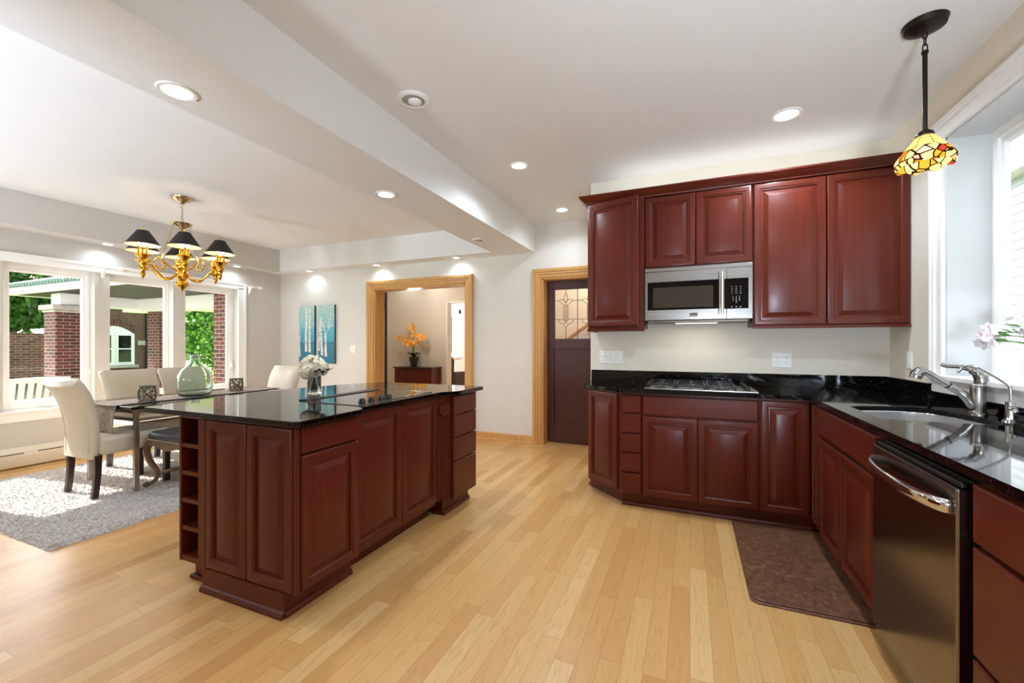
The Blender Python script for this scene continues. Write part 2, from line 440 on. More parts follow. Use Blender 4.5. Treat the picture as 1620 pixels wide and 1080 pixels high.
def bez(p, n=12):
    p = [Vector(q) for q in p]; o = []
    for i in range(n + 1):
        t = i / n; q = p[:]
        while len(q) > 1: q = [q[k].lerp(q[k + 1], t) for k in range(len(q) - 1)]
        o.append(tuple(q[0]))
    return o
def catmull(p, n=6):
    p = [Vector(q) for q in p]; o = []
    for i in range(len(p) - 1):
        a, b, c, d = p[max(i - 1, 0)], p[i], p[i + 1], p[min(i + 2, len(p) - 1)]
        for k in range(n):
            t = k / n
            o.append(tuple(0.5 * ((2 * b) + (c - a) * t + (2 * a - 5 * b + 4 * c - d) * t * t + (3 * b - a - 3 * c + d) * t ** 3)))
    o.append(tuple(p[-1])); return o

# ================================================================== the setting
CEIL, BEAM = 2.74, 2.40
XW, YF, YK, XR, YB = -6.30, 5.0, 3.90, 1.34, -3.2
struct('floor', MB().box(-6.5, 1.6, YB - .2, YF + .2, -0.12, 0), 'oak_floor')
struct('floor_hall', MB().box(-6.5, 1.6, YF + .2, 13.2, -0.12, 0), 'oak_floor')
m = MB().box(-6.5, 1.6, YB - .2, YF + 0.1, CEIL, CEIL + .1)
struct('ceiling', m, 'ceiling_paint')
struct('ceiling_hall', MB().box(-6.5, 1.6, YF + 0.1, 13.2, 2.62, 2.72), 'ceiling_paint')
# dropped beam and the soffits round the dining ceiling
struct('ceiling_beam', MB().box(-2.29, -1.79, YB, YF, BEAM, CEIL), 'ceiling_paint')
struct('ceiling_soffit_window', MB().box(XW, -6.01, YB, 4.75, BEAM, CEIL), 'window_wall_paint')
struct('ceiling_soffit_far', MB().box(XW, -2.29, 4.75, YF, BEAM, CEIL), 'ceiling_paint')
# far wall with cased opening and door opening
m = MB(); OX0, OX1, OZ = -4.335, -2.78, 2.07; DX0, DX1, DZ = -1.70, -0.88, 2.07
m.box(XW - .2, OX0, YF, YF + .2, 0, CEIL); m.box(OX0, OX1, YF, YF + .2, OZ, CEIL); m.box(OX1, DX0, YF, YF + .2, 0, CEIL)
m.box(DX0, DX1, YF, YF + .2, DZ, CEIL); m.box(DX1, -.70, YF, YF + .2, 0, CEIL)
struct('wall_far', m, 'wall_paint')
# cabinet wall returning forward
struct('wall_back', MB().box(-.85, XR + .25, YK, YF + .2, 0, CEIL), 'kitchen_paint')
# right wall with window opening y 1.25..3.17, z 1.0..2.40 ; deep reveal
WY0, WY1, WZ0, WZ1 = 1.15, 3.17, 1.05, 2.42
m = MB(); m.box(XR, XR + .25, YB, WY0, 0, CEIL); m.box(XR, XR + .25, WY1, YK, 0, CEIL); m.box(XR, XR + .25, WY0, WY1, 0, WZ0); m.box(XR, XR + .25, WY0, WY1, WZ1, CEIL)
struct('wall_right', m, 'kitchen_paint')
# window wall y 1.10..4.27 opening
LY0, LY1, LZ0, LZ1 = 1.06, 4.27, 0.56, 2.10
m = MB(); m.box(XW - .2, XW, YB, LY0, 0, CEIL); m.box(XW - .2, XW, LY1, YF, 0, CEIL); m.box(XW - .2, XW, LY0, LY1, 0, LZ0); m.box(XW - .2, XW, LY0, LY1, LZ1, CEIL)
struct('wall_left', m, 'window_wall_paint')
# wall behind the camera with an unseen window, added to let in sky fill
m = MB(); RX = [(-5.4, -3.0)]
m.box(XW - .2, -5.4, YB - .2, YB, 0, CEIL); m.box(-3.0, XR + .25, YB - .2, YB, 0, CEIL)
for a, b in RX: m.box(a, b, YB - .2, YB, 2.2, CEIL); m.box(a, b, YB - .2, YB, 0, 1.0)
struct('wall_rear', m, 'wall_paint')
k = 5
for a, b in RX:
    m = MB(); m.box(a, a + .08, YB - .15, YB - .05, 0, 2.2); m.box(b - .08, b, YB - .15, YB - .05, 0, 2.2); m.box(a, b, YB - .15, YB - .05, 2.1, 2.2); m.box((a + b) / 2 - .05, (a + b) / 2 + .05, YB - .15, YB - .05, 0, 2.1)
    o = struct('window_%d' % k, m, 'white_trim'); k += 1
    struct('pane', MB().box(a + .08, b - .08, YB - .105, YB - .1, 1.0, 2.1), 'pane_glass', o)

# oak casings (stepped profile) and baseboards
def casing(name, x0, x1, zt, y, w=0.115, mat='oak_trim', sill=None):
    m = MB(); pr = [(0, 0), (0, .012), (.006, .016), (.014, .016), (.018, .022), (.045, .024), (.050, .034), (.072, .036), (.078, .046), (w - .008, .048), (w, .042), (w, 0)]
    v = []; k = len(pr)
    for cx, cz, sx, sz in ((x0, 0, -1, 0), (x0, zt, -1, 1), (x1, zt, 1, 1), (x1, 0, 1, 0)):
        v += [(cx + sx * o_, y - d_, cz + sz * o_) for o_, d_ in pr]
    m.add(v, [(i * k + j, i * k + (j + 1) % k, (i + 1) * k + (j + 1) % k, (i + 1) * k + j) for i in range(3) for j in range(k)] + [tuple(range(k)), tuple(range(3 * k, 4 * k))])
    m.box(x0 - .001, x0 + .018, y - .002, y + .2, 0, zt); m.box(x1 - .018, x1 + .001, y - .002, y + .2, 0, zt); m.box(x0, x1, y - .002, y + .2, zt - .018, zt + .001)
    return struct(name, m, mat)
casing('trim_1', OX0, OX1, OZ, YF)
casing('trim_2', DX0, DX1, DZ, YF)
def baseb(name, x0, x1, y):
    m = MB(); m.prism([(y, 0), (y - .028, 0), (y - .028, .012), (y - .018, .024), (y - .016, .085), (y - .012, .093), (y - .006, .1), (y, .1)], x0, x1, 'x'); return struct(name, m, 'oak_trim')
baseb('baseboard_far', OX1 + .115, DX0 - .115, YF); baseb('baseboard_far_left', XW + .1, OX0 - .115, YF)

# dining windows: header, side casing, stool, apron, posts, four sashes
m = MB()
m.box(XW, XW + .022, LY0 - .115, LY1 + .12, LZ1 - .02, LZ1 + .06); m.box(XW, XW + .036, LY0 - .12, LY1 + .125, LZ1 + .045, LZ1 + .075)
m.box(XW, XW + .022, LY1, LY1 + .115, LZ0 + .0, LZ1); m.box(XW, XW + .022, LY0 - .115, LY0, LZ0, LZ1)
m.box(XW, XW + .034, LY1 + .085, LY1 + .118, LZ0, LZ1 + .05)
struct('trim_3', m, 'white_trim', bevel=0.003)
struct('trim_4', MB().box(XW - .12, XW + .045, LY0 - .14, LY1 + .14, LZ0 - .012, LZ0 + .014).box(XW, XW + .02, LY0 - .12, LY1 + .12, LZ0 - .10, LZ0 - .012), 'white_trim', bevel=0.004)
posts = MB()
for a, b in ((1.80, 1.905), (2.605, 2.745), (3.405, 3.55)): posts.box(XW - .16, XW + .004, a, b, LZ0, LZ1)
struct('trim_5', posts, 'window_wall_paint', bevel=0.004)
XG = -6.42
for i, (a, b) in enumerate(((1.06, 1.84), (1.885, 2.635), (2.70, 3.455), (3.525, 4.27))):
    m = MB()
    m.rings(b - a, LZ1 - LZ0 - .012, .05, [(0, 0), (.055, 0), (.060, .012), (.085, .012), (.103, .03)], T(XG - .03, a, LZ0 + .012, R90))
    m.hollow()                                  # keep only the frame
    o = struct('window_%d' % (i + 1), m, 'white_trim')
    struct('pane', MB().box(XG - .01, XG - .006, a + .10, b - .10, LZ0 + .11, LZ1 - .10), 'pane_glass', o)
    m = MB().box(XG + .02, XG + .045, (a + b) / 2 - .04, (a + b) / 2 + .04, LZ0 + .02, LZ0 + .04); m.box(XG + .03, XG + .05, (a + b) / 2 - .06, (a + b) / 2 + .01, LZ0 + .04, LZ0 + .05)
    struct('window_crank', m, 'white_plastic', o)
    m = MB().box(XG + .02, XG + .035, b - .045, b - .025, 0.92, 1.0).box(XG + .035, XG + .05, b - .04, b - .03, 0.90, 0.965); struct('window_latch', m, 'white_plastic', o)

# kitchen window: casing, reveal lining, stool, sash
m = MB(); pr = [(0, 0), (0, .016), (.008, .020), (.020, .020), (.026, .014), (.066, .016), (.072, .026), (.088, .028), (.094, .034), (.106, .034), (.11, .030), (.11, 0)]
v = []; k = len(pr)
for cy, cz, sy, sz in ((WY0, WZ0 - .02, -1, 0), (WY0, WZ1, -1, 1), (WY1, WZ1, 1, 1), (WY1, WZ0 - .02, 1, 0)):
    v += [(XR - d_, cy + sy * o_, cz + sz * o_) for o_, d_ in pr]
m.add(v, [(i * k + j, i * k + (j + 1) % k, (i + 1) * k + (j + 1) % k, (i + 1) * k + j) for i in range(3) for j in range(k)] + [tuple(range(k)), tuple(range(3 * k, 4 * k))])
struct('trim_6', m, 'white_trim')
m = MB(); m.box(XR - .05, XR + .25, WY0 - .1, WY1 + .105, WZ0 - .0, WZ0 + .024)
m.prism([(XR - .002, .975), (XR - .022, .975), (XR - .024, 1.0), (XR - .02, 1.02), (XR - .032, 1.04), (XR - .036, 1.05), (XR - .002, 1.05)], WY0 - .1, WY1 + .1, 'y')
struct('trim_7', m, 'white_trim', bevel=0.003)
m = MB(); m.box(XR + .001, XR + .24, WY1 - .012, WY1, WZ0 + .02, WZ1); m.box(XR + .001, XR + .24, WY0, WY0 + .012, WZ0 + .02, WZ1); m.box(XR + .001, XR + .24, WY0, WY1, WZ1 - .012, WZ1)
struct('trim_8', m, 'reveal_paint')
for i, (a, b) in enumerate(((WY0 + .012, 2.14), (2.14, WY1 - .012))):
    m = MB(); m.rings(b - a, WZ1 - WZ0 - .036, .05, [(0, 0), (.05, 0), (.055, .012), (.08, .012), (.095, .03)], T(XR + .235, b, WZ0 + .024, -R90)); m.hollow()
    o = struct('window_%d' % (7 + i), m, 'white_trim')
    struct('pane', MB().box(XR + .225, XR + .229, a + .09, b - .09, WZ0 + .11, WZ1 - .1), 'pane_glass', o)

# hall beyond the cased opening, its far wall with a doorway, and the sitting room
HY = 7.3
m = MB(); HX = -4.50; m.box(-6.5, HX, HY, HY + .14, 0, 2.62); m.box(HX, -3.2, HY, HY + .14, 2.10, 2.62); m.box(-3.2, -2.4, HY, HY + .14, 0, 2.62)
struct('wall_hall', m, 'hall_paint')
struct('trim_10', MB().box(HX - .001, HX + .02, HY - .006, HY + .15, 0, 2.10).box(HX, -3.2, HY - .006, HY + .15, 2.08, 2.101), 'white_trim')
struct('wall_hall_right', MB().box(-2.42, -2.28, YF + .2, 13, 0, 2.62), 'hall_paint')
SX = -6.3
m = MB(); m.box(SX - .2, SX, YF + .2, 9.62, 0, 2.62); m.box(SX - .2, SX, 9.62, 10.85, 0, .90); m.box(SX - .2, SX, 9.62, 10.85, 2.15, 2.62); m.box(SX - .2, SX, 10.85, 13, 0, 2.62)
struct('wall_sitting', m, 'white_trim')
struct('wall_sitting_far', MB().box(-6.5, -2.2, 12.6, 12.8, 0, 2.62), 'wall_paint')
m = MB(); m.rings(1.23, 1.25, .05, [(0, 0), (.08, 0), (.085, .012), (.12, .03)], T(SX - .08, 9.62, .90, R90)); m.hollow()
o = struct('window_9', m, 'white_trim'); struct('pane', MB().box(SX - .11, SX - .105, 9.70, 10.77, .98, 2.07), 'pane_glass', o)
m = MB(); m.box(SX, SX + .03, 9.50, 9.62, .85, 2.27); m.box(SX, SX + .03, 10.85, 10.97, .85, 2.27); m.box(SX, SX + .03, 9.5, 10.97, 2.15, 2.27); m.box(SX, SX + .06, 9.48, 11.0, .85, .90)
struct('trim_9', m, 'white_trim')
# stair hall behind the burgundy door
struct('wall_stair', MB().box(-2.28, .6, 6.3, 6.42, 0, 2.62), 'hall_paint')
struct('wall_stair_right', MB().box(.0, .12, YF + .2, 6.3, 0, 2.62), 'hall_paint')

# ================================================================== lights fixed in the ceilings
def recessed(x, y, z, label, watt=CAN_W, r=.078, group='lit recessed ceiling lights'):
    t = thing('recessed_light', label, 'ceiling light', (x, y, z), 0, group)
    part('trim_ring', MB().lathe([(r * .74, -.001), (r * .76, -.007), (r * .95, -.008), (r, -.004), (r, 0.0)], seg=32), 'white_plastic', t, local=True, smooth=40)
    part('diffuser', MB().lathe([(0.0005, -.0035), (r * .5, -.0035), (r * .75, -.003), (r * .75, -.001)], seg=28), 'lamp_white', t, local=True)
    lamp('SPOT', t, (0, 0, -.012), watt, (.82, .955, 1.10), r * .7, spot_size=math.radians(158), spot_blend=.7)
    return t
recessed(-2.145, 1.177, BEAM, 'large lit recessed light under the beam, nearest the camera')
recessed(-2.145, 2.606, BEAM, 'lit recessed light under the beam, halfway along it', CAN_W * 2.0)
recessed(-1.312, 3.264, CEIL, 'lit recessed light in the kitchen ceiling between the beam and the island end', CAN_W * 1.8)
recessed(-1.305, 4.52, CEIL, 'lit recessed light in the kitchen ceiling just before the burgundy door', CAN_W * .8)
recessed(0.576, 3.214, CEIL, 'lit recessed light in the kitchen ceiling in front of the tall wall cabinets', CAN_W * 2.6, .09)
for x, l in ((-5.50, 'small soffit spotlight above the two birch paintings'), (-4.18, 'small soffit spotlight above the left side of the cased opening'), (-2.85, 'small soffit spotlight above the right side of the cased opening')):
    recessed(x, 4.87, BEAM, l, 5.0, .055)
recessed(-6.15, 2.66, BEAM, 'small soffit spotlight above the window wall, left of the chandelier', 6.0, .055)
recessed(-6.15, 4.16, BEAM, 'small soffit spotlight above the window wall, right of the chandelier', 6.0, .055)
# further unseen recessed lamps, added behind or above the camera for brightness
for i, (x, y) in enumerate(((.45, 1.65), (.4, -.8), (-3.9, -2.0))):
    recessed(x, y, CEIL, 'added unseen recessed light behind or above the camera', CAN_W * (2.8, .5, .3)[i])
# unseen uplights added behind the camera to brighten ceilings and walls
for x, y, hz, w_, az, l in ((.45, -.75, 1.0, .95, -6, 'added unseen white fill uplight behind the camera in the kitchen'), (-2.6, -.9, 1.27, .75, 25, 'added unseen white fill uplight behind the camera by the dining room'), (-5.3, -.9, 1.27, .8, -10, 'added unseen white fill uplight behind the camera by the window wall')):
    t = thing('fill_uplight', l, 'added fill light', (x, y, 0), math.radians(az))
    part('base', MB().lathe([(.0005, .03), (.12, .025), (.14, .01), (.14, 0)], seg=28), 'white_plastic', t, local=True, smooth=40)
    part('pole', MB().tube([(0, 0, .025), (0, 0, hz - .06)], .014, 12), 'white_plastic', t, local=True, smooth=40)
    HM = Matrix.Translation((0, 0, hz)) @ Matrix.Rotation(math.radians(-45), 4, 'X')
    part('reflector_head', MB().lathe([(.03, -.07), (.08, -.05), (.13, -.02), (.15, .0)], seg=32, M=HM), 'white_plastic', t, local=True, smooth=60)
    o = lamp('SPOT', t, (0, .02, hz + .02), FILL_W * w_, (.79, .94, 1.13), .2, spot_size=math.radians(112), spot_blend=1.0)
    o.rotation_euler = (math.radians(90 + 38), 0, 0)
# two unlit ones
t = thing('recessed_light', 'unlit recessed light with a visible bulb beside the beam', 'ceiling light', (-1.554, 2.14, CEIL))
part('trim_ring', MB().lathe([(.068, -.001), (.07, -.01), (.092, -.011), (.1, -.005), (.1, 0)], seg=32), 'white_plastic', t, local=True, smooth=40)
part('reflector', MB().lathe([(.068, -.002), (.066, -.0045), (.03, -.0015), (.0005, -.0014)], seg=28), 'stone', t, local=True, smooth=40)
part('bulb', MB().ball((0.01, 0, -.014), .042, 16, 10, (1, 1, .35)), 'white_plastic', t, local=True, smooth='all')
t = thing('recessed_light', 'small unlit recessed light at the far end of the beam', 'ceiling light', (-2.142, 4.13, BEAM))
part('trim_ring', MB().lathe([(.045, -.001), (.047, -.008), (.06, -.009), (.065, 0)], seg=28), 'white_plastic', t, local=True, smooth=40)
part('bulb', MB().ball((.01, 0, -.008), .04, 14, 8, (1, 1, .3)), 'stone', t, local=True, smooth='all')

# ================================================================== kitchen island
ISB = .125
NW = thing('wine_rack_cabinet', 'tall cherry wine rack with five open cubbies at the island corner', 'cabinet', (-2.35, 1.6, 0))
m = MB(); x0, x1, y0, y1, z0, z1 = -2.485, -2.235, 1.372, 1.90, .115, .884
m.box(x0, x0 + .018, y0, y1, z0, z1); m.box(-2.315, x1, y0, y1, z0, z1); m.box(x0, x1, y1 - .015, y1, z0, z1)
m.box(x0 + .018, -2.315, y0 + .003, y1, z0, z0 + .03); m.box(x0 + .018, -2.315, y0 + .003, y1, z1 - .02, z1)
part('carcass', m, 'cherry', NW, bevel=.002)
part('fluted_stile', MB().box(-2.312, x1, y0 - .010, y0, z0, z1 - .002).box(-2.262, -2.243, y0 - .016, y0 - .01, z0, z1 - .002), 'cherry', NW, bevel=.003)
for i in range(4):
    z = z0 + .03 + (z1 - z0 - .05) * (i + 1) / 5
    part('shelf', MB().box(x0 + .018, -2.315, y0 + .004, y1 - .015, z - .011, z + .011), 'cherry_cross', NW, bevel=.001)
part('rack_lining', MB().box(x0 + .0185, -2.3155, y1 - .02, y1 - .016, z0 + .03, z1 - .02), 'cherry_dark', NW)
m = MB().box(-2.45, -2.288, 1.43, 1.9, .02, .114).box(-2.47, -2.288, 1.412, 1.9, 0, .02); part('toe_base', m, 'cherry_cross', NW, bevel=.004)

EC = thing('island_corner_cabinet', 'cherry island cabinet at the near corner, two tall narrow doors facing the camera', 'cabinet', (-1.9, 1.6, 0))
part('carcass', MB().box(-2.234, -1.624, 1.367, 1.748, ISB, .884), 'cherry', EC, bevel=.002)
for a, b in ((-2.225, -1.930), (-1.925, -1.628)):
    part('door', MB().door(b - a, .735, T(a, 1.365, .138)), 'cherry', EC, smooth=20)
part('corner_post', MB().box(-1.626, -1.606, 1.352, 1.372, .13, .884), 'cherry', EC, bevel=.003)
part('drawer', MB().slab(.352, .118, T(-1.622, 1.379, .756, R90)), 'cherry_long', EC, smooth=20)
part('door', MB().door(.352, .607, T(-1.622, 1.379, .14, R90)), 'cherry', EC, smooth=20)
m = MB(); m.box(-2.234, -1.715, 1.372, 1.748, .0, ISB)
m.prism([(1.372, .0), (1.350, .0), (1.350, .014), (1.356, .026), (1.366, .034), (1.366, .115), (1.372, .12)], -2.285, -1.70, 'x')
m.prism([(-1.715, 0), (-1.693, 0), (-1.693, .014), (-1.70, .026), (-1.709, .034), (-1.709, .115), (-1.715, .12)], 1.372, 1.785, 'y')
part('toe_base', m, 'cherry_cross', EC, bevel=.002)

MC = thing('island_double_cabinet', 'cherry island cabinet with two tall doors under the downdraft cooktop', 'cabinet', (-1.95, 2.15, 0))
part('carcass', MB().box(-2.235, -1.677, 1.75, 2.575, .10, .884), 'cherry', MC, bevel=.002)
for a, b in ((1.757, 2.163), (2.168, 2.570)): part('door', MB().door(b - a, .744, T(-1.676, a, .13, R90)), 'cherry', MC, smooth=20)
part('toe_base', MB().box(-2.234, -1.76, 1.79, 2.60, 0, .10), 'cherry_long', MC)

DC = thing('island_drawer_cabinet', 'cherry island cabinet of four drawers beside a fluted pilaster with a rosette', 'cabinet', (-1.95, 2.8, 0))
part('carcass', MB().box(-2.235, -1.597, 2.68, 3.0, .118, .884).box(-2.235, -1.665, 2.577, 2.68, .118, .884), 'cherry', DC, bevel=.002)
for z0, z1 in ((.735, .872), (.572, .728), (.402, .563), (.125, .394)):
    part('drawer', MB().slab(.345, z1 - z0, T(-1.596, 2.652, z0, R90), .024), 'cherry_long', DC, smooth=20)
# fluted pilaster, turned 45 degrees between the two fronts
PM = T(-1.672, 2.580, .125, R90 - math.radians(38))
m = MB(); m.box(0, .098, -.012, 0.01, 0, .757, PM)
for k in range(5):
    c = .012 + k * .0185
    m.tube([(c, -.012, .003), (c, -.012, .754)], .0068, 8, PM)
p = part('pilaster', m, 'cherry', DC, smooth=40)
part('rosette', MB().lathe([(.0005, .016), (.012, .018), (.018, .013), (.024, .013), (.030, .018), (.040, .018), (.047, .008), (.048, 0)], seg=28, M=PM @ Matrix.Translation((.049, -.014, .655)) @ Matrix.Rotation(R90, 4, 'X')), 'cherry', p, smooth=30)
m = MB(); m.box(-2.235, -1.672, 2.665, 3.0, 0, .118); m.prism([(-1.672, 0), (-1.65, 0), (-1.65, .012), (-1.658, .026), (-1.668, .034), (-1.668, .11), (-1.672, .115)], 2.645, 3.035, 'y'); m.prism([(2.665, 0), (2.645, 0), (2.645, .012), (2.655, .03), (2.665, .034)], -1.76, -1.652, 'x')
m.prism([(3.0, 0), (3.035, 0), (3.035, .012), (3.01, .03), (3.0, .034)], -2.2, -1.652, 'x')
part('toe_base', m, 'cherry_long', DC, bevel=.002)
IB = solo('island_back_panel', MB().box(-2.255, -2.237, 1.91, 3.0, .0, .884), 'cherry_long', 'plain cherry back panel of the island facing the dining table', 'panel', (-2.246, 2.4, 0))

def slab_top(poly, z0, z1, hole=None):
    bm = bmesh.new()
    def loop(pts, z):
        vs = [bm.verts.new((p[0], p[1], z)) for p in pts]
        es = [bm.edges.new((vs[i], vs[(i + 1) % len(vs)])) for i in range(len(vs))]
        return vs, es
    mb = MB()
    tv, te = loop(poly, z1); hv, he = (loop(hole, z1) if hole else ([], []))
    bmesh.ops.triangle_fill(bm, use_beauty=True, edges=te + he, use_dissolve=False)
    bm.verts.index_update(); bm.faces.ensure_lookup_table()
    V = [tuple(v.co) for v in bm.verts]; F = [tuple(v.index for v in f.verts) for f in bm.faces]; bm.free()
    n = len(V); mb.v = V + [(x, y, z0) for x, y, z in V]
    mb.f = F + [tuple(i + n for i in f)[::-1] for f in F]
    o = 0
    for L in ([poly] + ([hole] if hole else [])):
        k = len(L)
        for i in range(k): mb.f.append((o + i, o + (i + 1) % k, n + o + (i + 1) % k, n + o + i))
        o += k
    return mb
poly = [(-2.69, 1.315), (-1.585, 1.315), (-1.563, 1.338), (-1.563, 1.715), (-1.605, 1.757), (-1.62, 1.775), (-1.615, 2.535), (-1.545, 2.635), (-1.535, 2.66), (-1.53, 3.035)]
poly += [(-2.49, 3.035)] + catmull([(-2.49, 3.035, 0), (-2.67, 2.75, 0), (-2.765, 2.40, 0), (-2.79, 2.05, 0), (-2.765, 1.68, 0), (-2.705, 1.33, 0)], 6)[1:]
poly = [(p[0], p[1]) for p in poly]
IT = solo('island_countertop', slab_top(poly, .886, .914), 'granite', 'polished black granite top of the island with a curved dining edge', 'countertop', (-2.1, 2.2, .886), bevel=.004)

# downdraft electric cooktop let into the island top
CK = thing('downdraft_cooktop', 'black glass downdraft cooktop set into the island top, with control knobs', 'cooktop', (-1.95, 2.15, .9145))
part('glass_plate', MB().box(-2.06, -1.665, 1.80, 2.50, .9142, .9175), 'black_glass', CK, bevel=.001)
part('metal_edge', MB().box(-2.063, -2.058, 1.797, 2.503, .9142, .9185).box(-1.668, -1.663, 1.797, 2.503, .9142, .9185).box(-2.06, -1.663, 2.499, 2.504, .9142, .9185).box(-2.06, -1.663, 1.796, 1.801, .9142, .9185), 'brushed_nickel', CK)
part('vent_grille', MB().box(-2.155, -2.085, 1.83, 2.46, .9142, .922), 'black_iron', CK, bevel=.002)
for y in (1.90, 1.975, 2.06, 2.13):
    part('knob', MB().lathe([(.0005, .020), (.014, .020), (.018, .017), (.020, .006), (.022, .003), (.022, 0)], (-1.735, y, .9175), 20).box(-1.738, -1.732, y - .015, y + .015, .9365, .940), 'black_plastic', CK, smooth=35)

# ================================================================== back run of base cabinets
CAB_F = 3.33
def toe(m, x0, x1):
    m.box(x0, x1, 3.40, 3.88, 0, .10); m.prism([(3.40, 0), (3.375, 0), (3.375, .012), (3.384, .026), (3.394, .034), (3.394, .1), (3.40, .1)], x0, x1, 'x'); return m
AC = thing('angled_base_cabinet', 'angled single-door cherry base cabinet at the left end, beside the burgundy door', 'cabinet', (-.65, 3.7, 0))
pa, pb = Vector((-.805, 3.60)), Vector((-.487, 3.335)); dv = (pb - pa); L = dv.length; an = math.atan2(dv.y, dv.x)
part('carcass', MB().prism([(-.805, 3.88), (-.805, 3.60), (-.487, 3.335), (-.487, 3.88)], .10, .884), 'cherry', AC, bevel=.002)
part('door', MB().door(L - .06, .75, T(pa.x, pa.y, .118, an) @ Matrix.Translation((.025, -.001, 0))), 'cherry', AC, smooth=20)
nrm = Vector((dv.y, -dv.x)).normalized()
m = MB(); qa, qb = pa - nrm * .07, pb - nrm * .07
m.prism([(-.80, 3.88), (-.80, 3.70), (-.487, 3.44), (-.487, 3.88)], 0, .10)
m.prism([(0, 0), (-.025, 0), (-.025, .012), (-.016, .026), (-.006, .034), (-.006, .1), (0, .1)], -.02, L + .0, 'x', T(-.80, 3.735, 0, an))
part('toe_base', m, 'cherry_cross', AC, bevel=.002)

DS = thing('narrow_drawer_cabinet', 'narrow cherry cabinet of five small drawers left of the gas cooktop', 'cabinet', (-.41, 3.6, 0))
part('carcass', MB().box(-.486, -.338, CAB_F, 3.88, .10, .884), 'cherry', DS, bevel=.002)
for z0, z1 in ((.731, .866), (.579, .722), (.430, .570), (.278, .421), (.116, .269)):
    part('drawer', MB().slab(.144, z1 - z0, T(-.484, CAB_F - .001, z0)), 'cherry_cross', DS, smooth=20)
part('toe_base', toe(MB(), -.486, -.338), 'cherry_cross', DS)

CB = thing('cooktop_base_cabinet', 'wide cherry base cabinet with a blank panel and two doors below the gas cooktop', 'cabinet', (.05, 3.6, 0))
part('carcass', MB().box(-.336, .437, CAB_F, 3.88, .10, .884), 'cherry', CB, bevel=.002)
part('top_panel', MB().slab(.760, .148, T(-.329, CAB_F - .001, .719)), 'cherry_cross', CB, smooth=20)
for a, b in ((-.329, .049), (.055, .431)): part('door', MB().door(b - a, .595, T(a, CAB_F - .001, .115)), 'cherry', CB, smooth=20)
part('toe_base', toe(MB(), -.336, .437), 'cherry_cross', CB)

SC = thing('corner_base_cabinet', 'cherry base cabinet with one tall door in the corner of the counter', 'cabinet', (.6, 3.6, 0))
part('carcass', MB().box(.439, .733, CAB_F, 3.88, .10, .884), 'cherry', SC, bevel=.002)
part('door', MB().door(.276, .752, T(.446, CAB_F - .001, .117)), 'cherry', SC, smooth=20)
part('toe_base', toe(MB(), .439, .80), 'cherry_cross', SC)

# right run
RX_ = .737
SB = thing('sink_base_cabinet', 'cherry base cabinet under the sink with a blank top panel and two doors', 'cabinet', (1.0, 2.7, 0))
m = MB(); m.box(RX_, RX_ + .018, 2.225, 3.328, .10, .884); m.box(RX_, 1.30, 2.225, 2.243, .10, .884); m.box(RX_, 1.30, 3.31, 3.328, .10, .884); m.box(RX_, 1.30, 2.243, 3.31, .10, .118)
part('carcass', m, 'cherry', SB, bevel=.002)
part('filler_panel', MB().door(.16, .752, T(RX_ - .001, 3.255, .117, -R90), .016, .045), 'cherry', SB, smooth=20)
part('top_panel', MB().slab(.84, .16, T(RX_ - .001, 3.075, .706, -R90)), 'cherry_long', SB, smooth=20)
for a, b in ((3.065, 2.675), (2.668, 2.240)): part('door', MB().door(a - b, .585, T(RX_ - .001, a, .10, -R90)), 'cherry', SB, smooth=20)
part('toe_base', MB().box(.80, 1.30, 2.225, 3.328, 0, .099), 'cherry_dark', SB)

DW = thing('dishwasher', 'stainless steel dishwasher with an arched bar handle', 'dishwasher', (1.0, 1.9, 0))
part('body', MB().box(.735, 1.30, 1.592, 2.205, .10, .862), 'black_plastic', DW)
part('front_panel', MB().box(.700, .734, 1.60, 2.203, .10, .838), 'stainless_side', DW, bevel=.006, segs=3)
part('control_strip', MB().box(.712, .736, 1.605, 2.198, .839, .856), 'black_plastic', DW, bevel=.004)
part('kick_plate', MB().box(.77, .80, 1.60, 2.203, .0, .098), 'black_plastic', DW)
hp = bez([(.700, 2.175, .778), (.655, 2.16, .776), (.640, 2.02, .772), (.640, 1.78, .772), (.655, 1.64, .776), (.700, 1.625, .778)], 24)
m = MB().tube(hp, .010, 16, asp=2.1)
part('handle', m, 'chrome', DW, label='arched polished bar handle', smooth='all')

RC = thing('end_drawer_cabinet', 'cherry base cabinet of wide drawers right of the dishwasher', 'cabinet', (1.0, 1.1, 0))
part('carcass', MB().box(RX_, 1.30, .65, 1.568, .10, .884), 'cherry', RC, bevel=.002)
for z0, z1 in ((.708, .868), (.398, .694), (.112, .386)):
    part('drawer', MB().slab(.90, z1 - z0, T(RX_ - .001, 1.562, z0, -R90), .022), 'cherry_long', RC, smooth=20)
part('toe_base', MB().box(.80, 1.30, .65, 1.568, 0, .099), 'cherry_dark', RC)

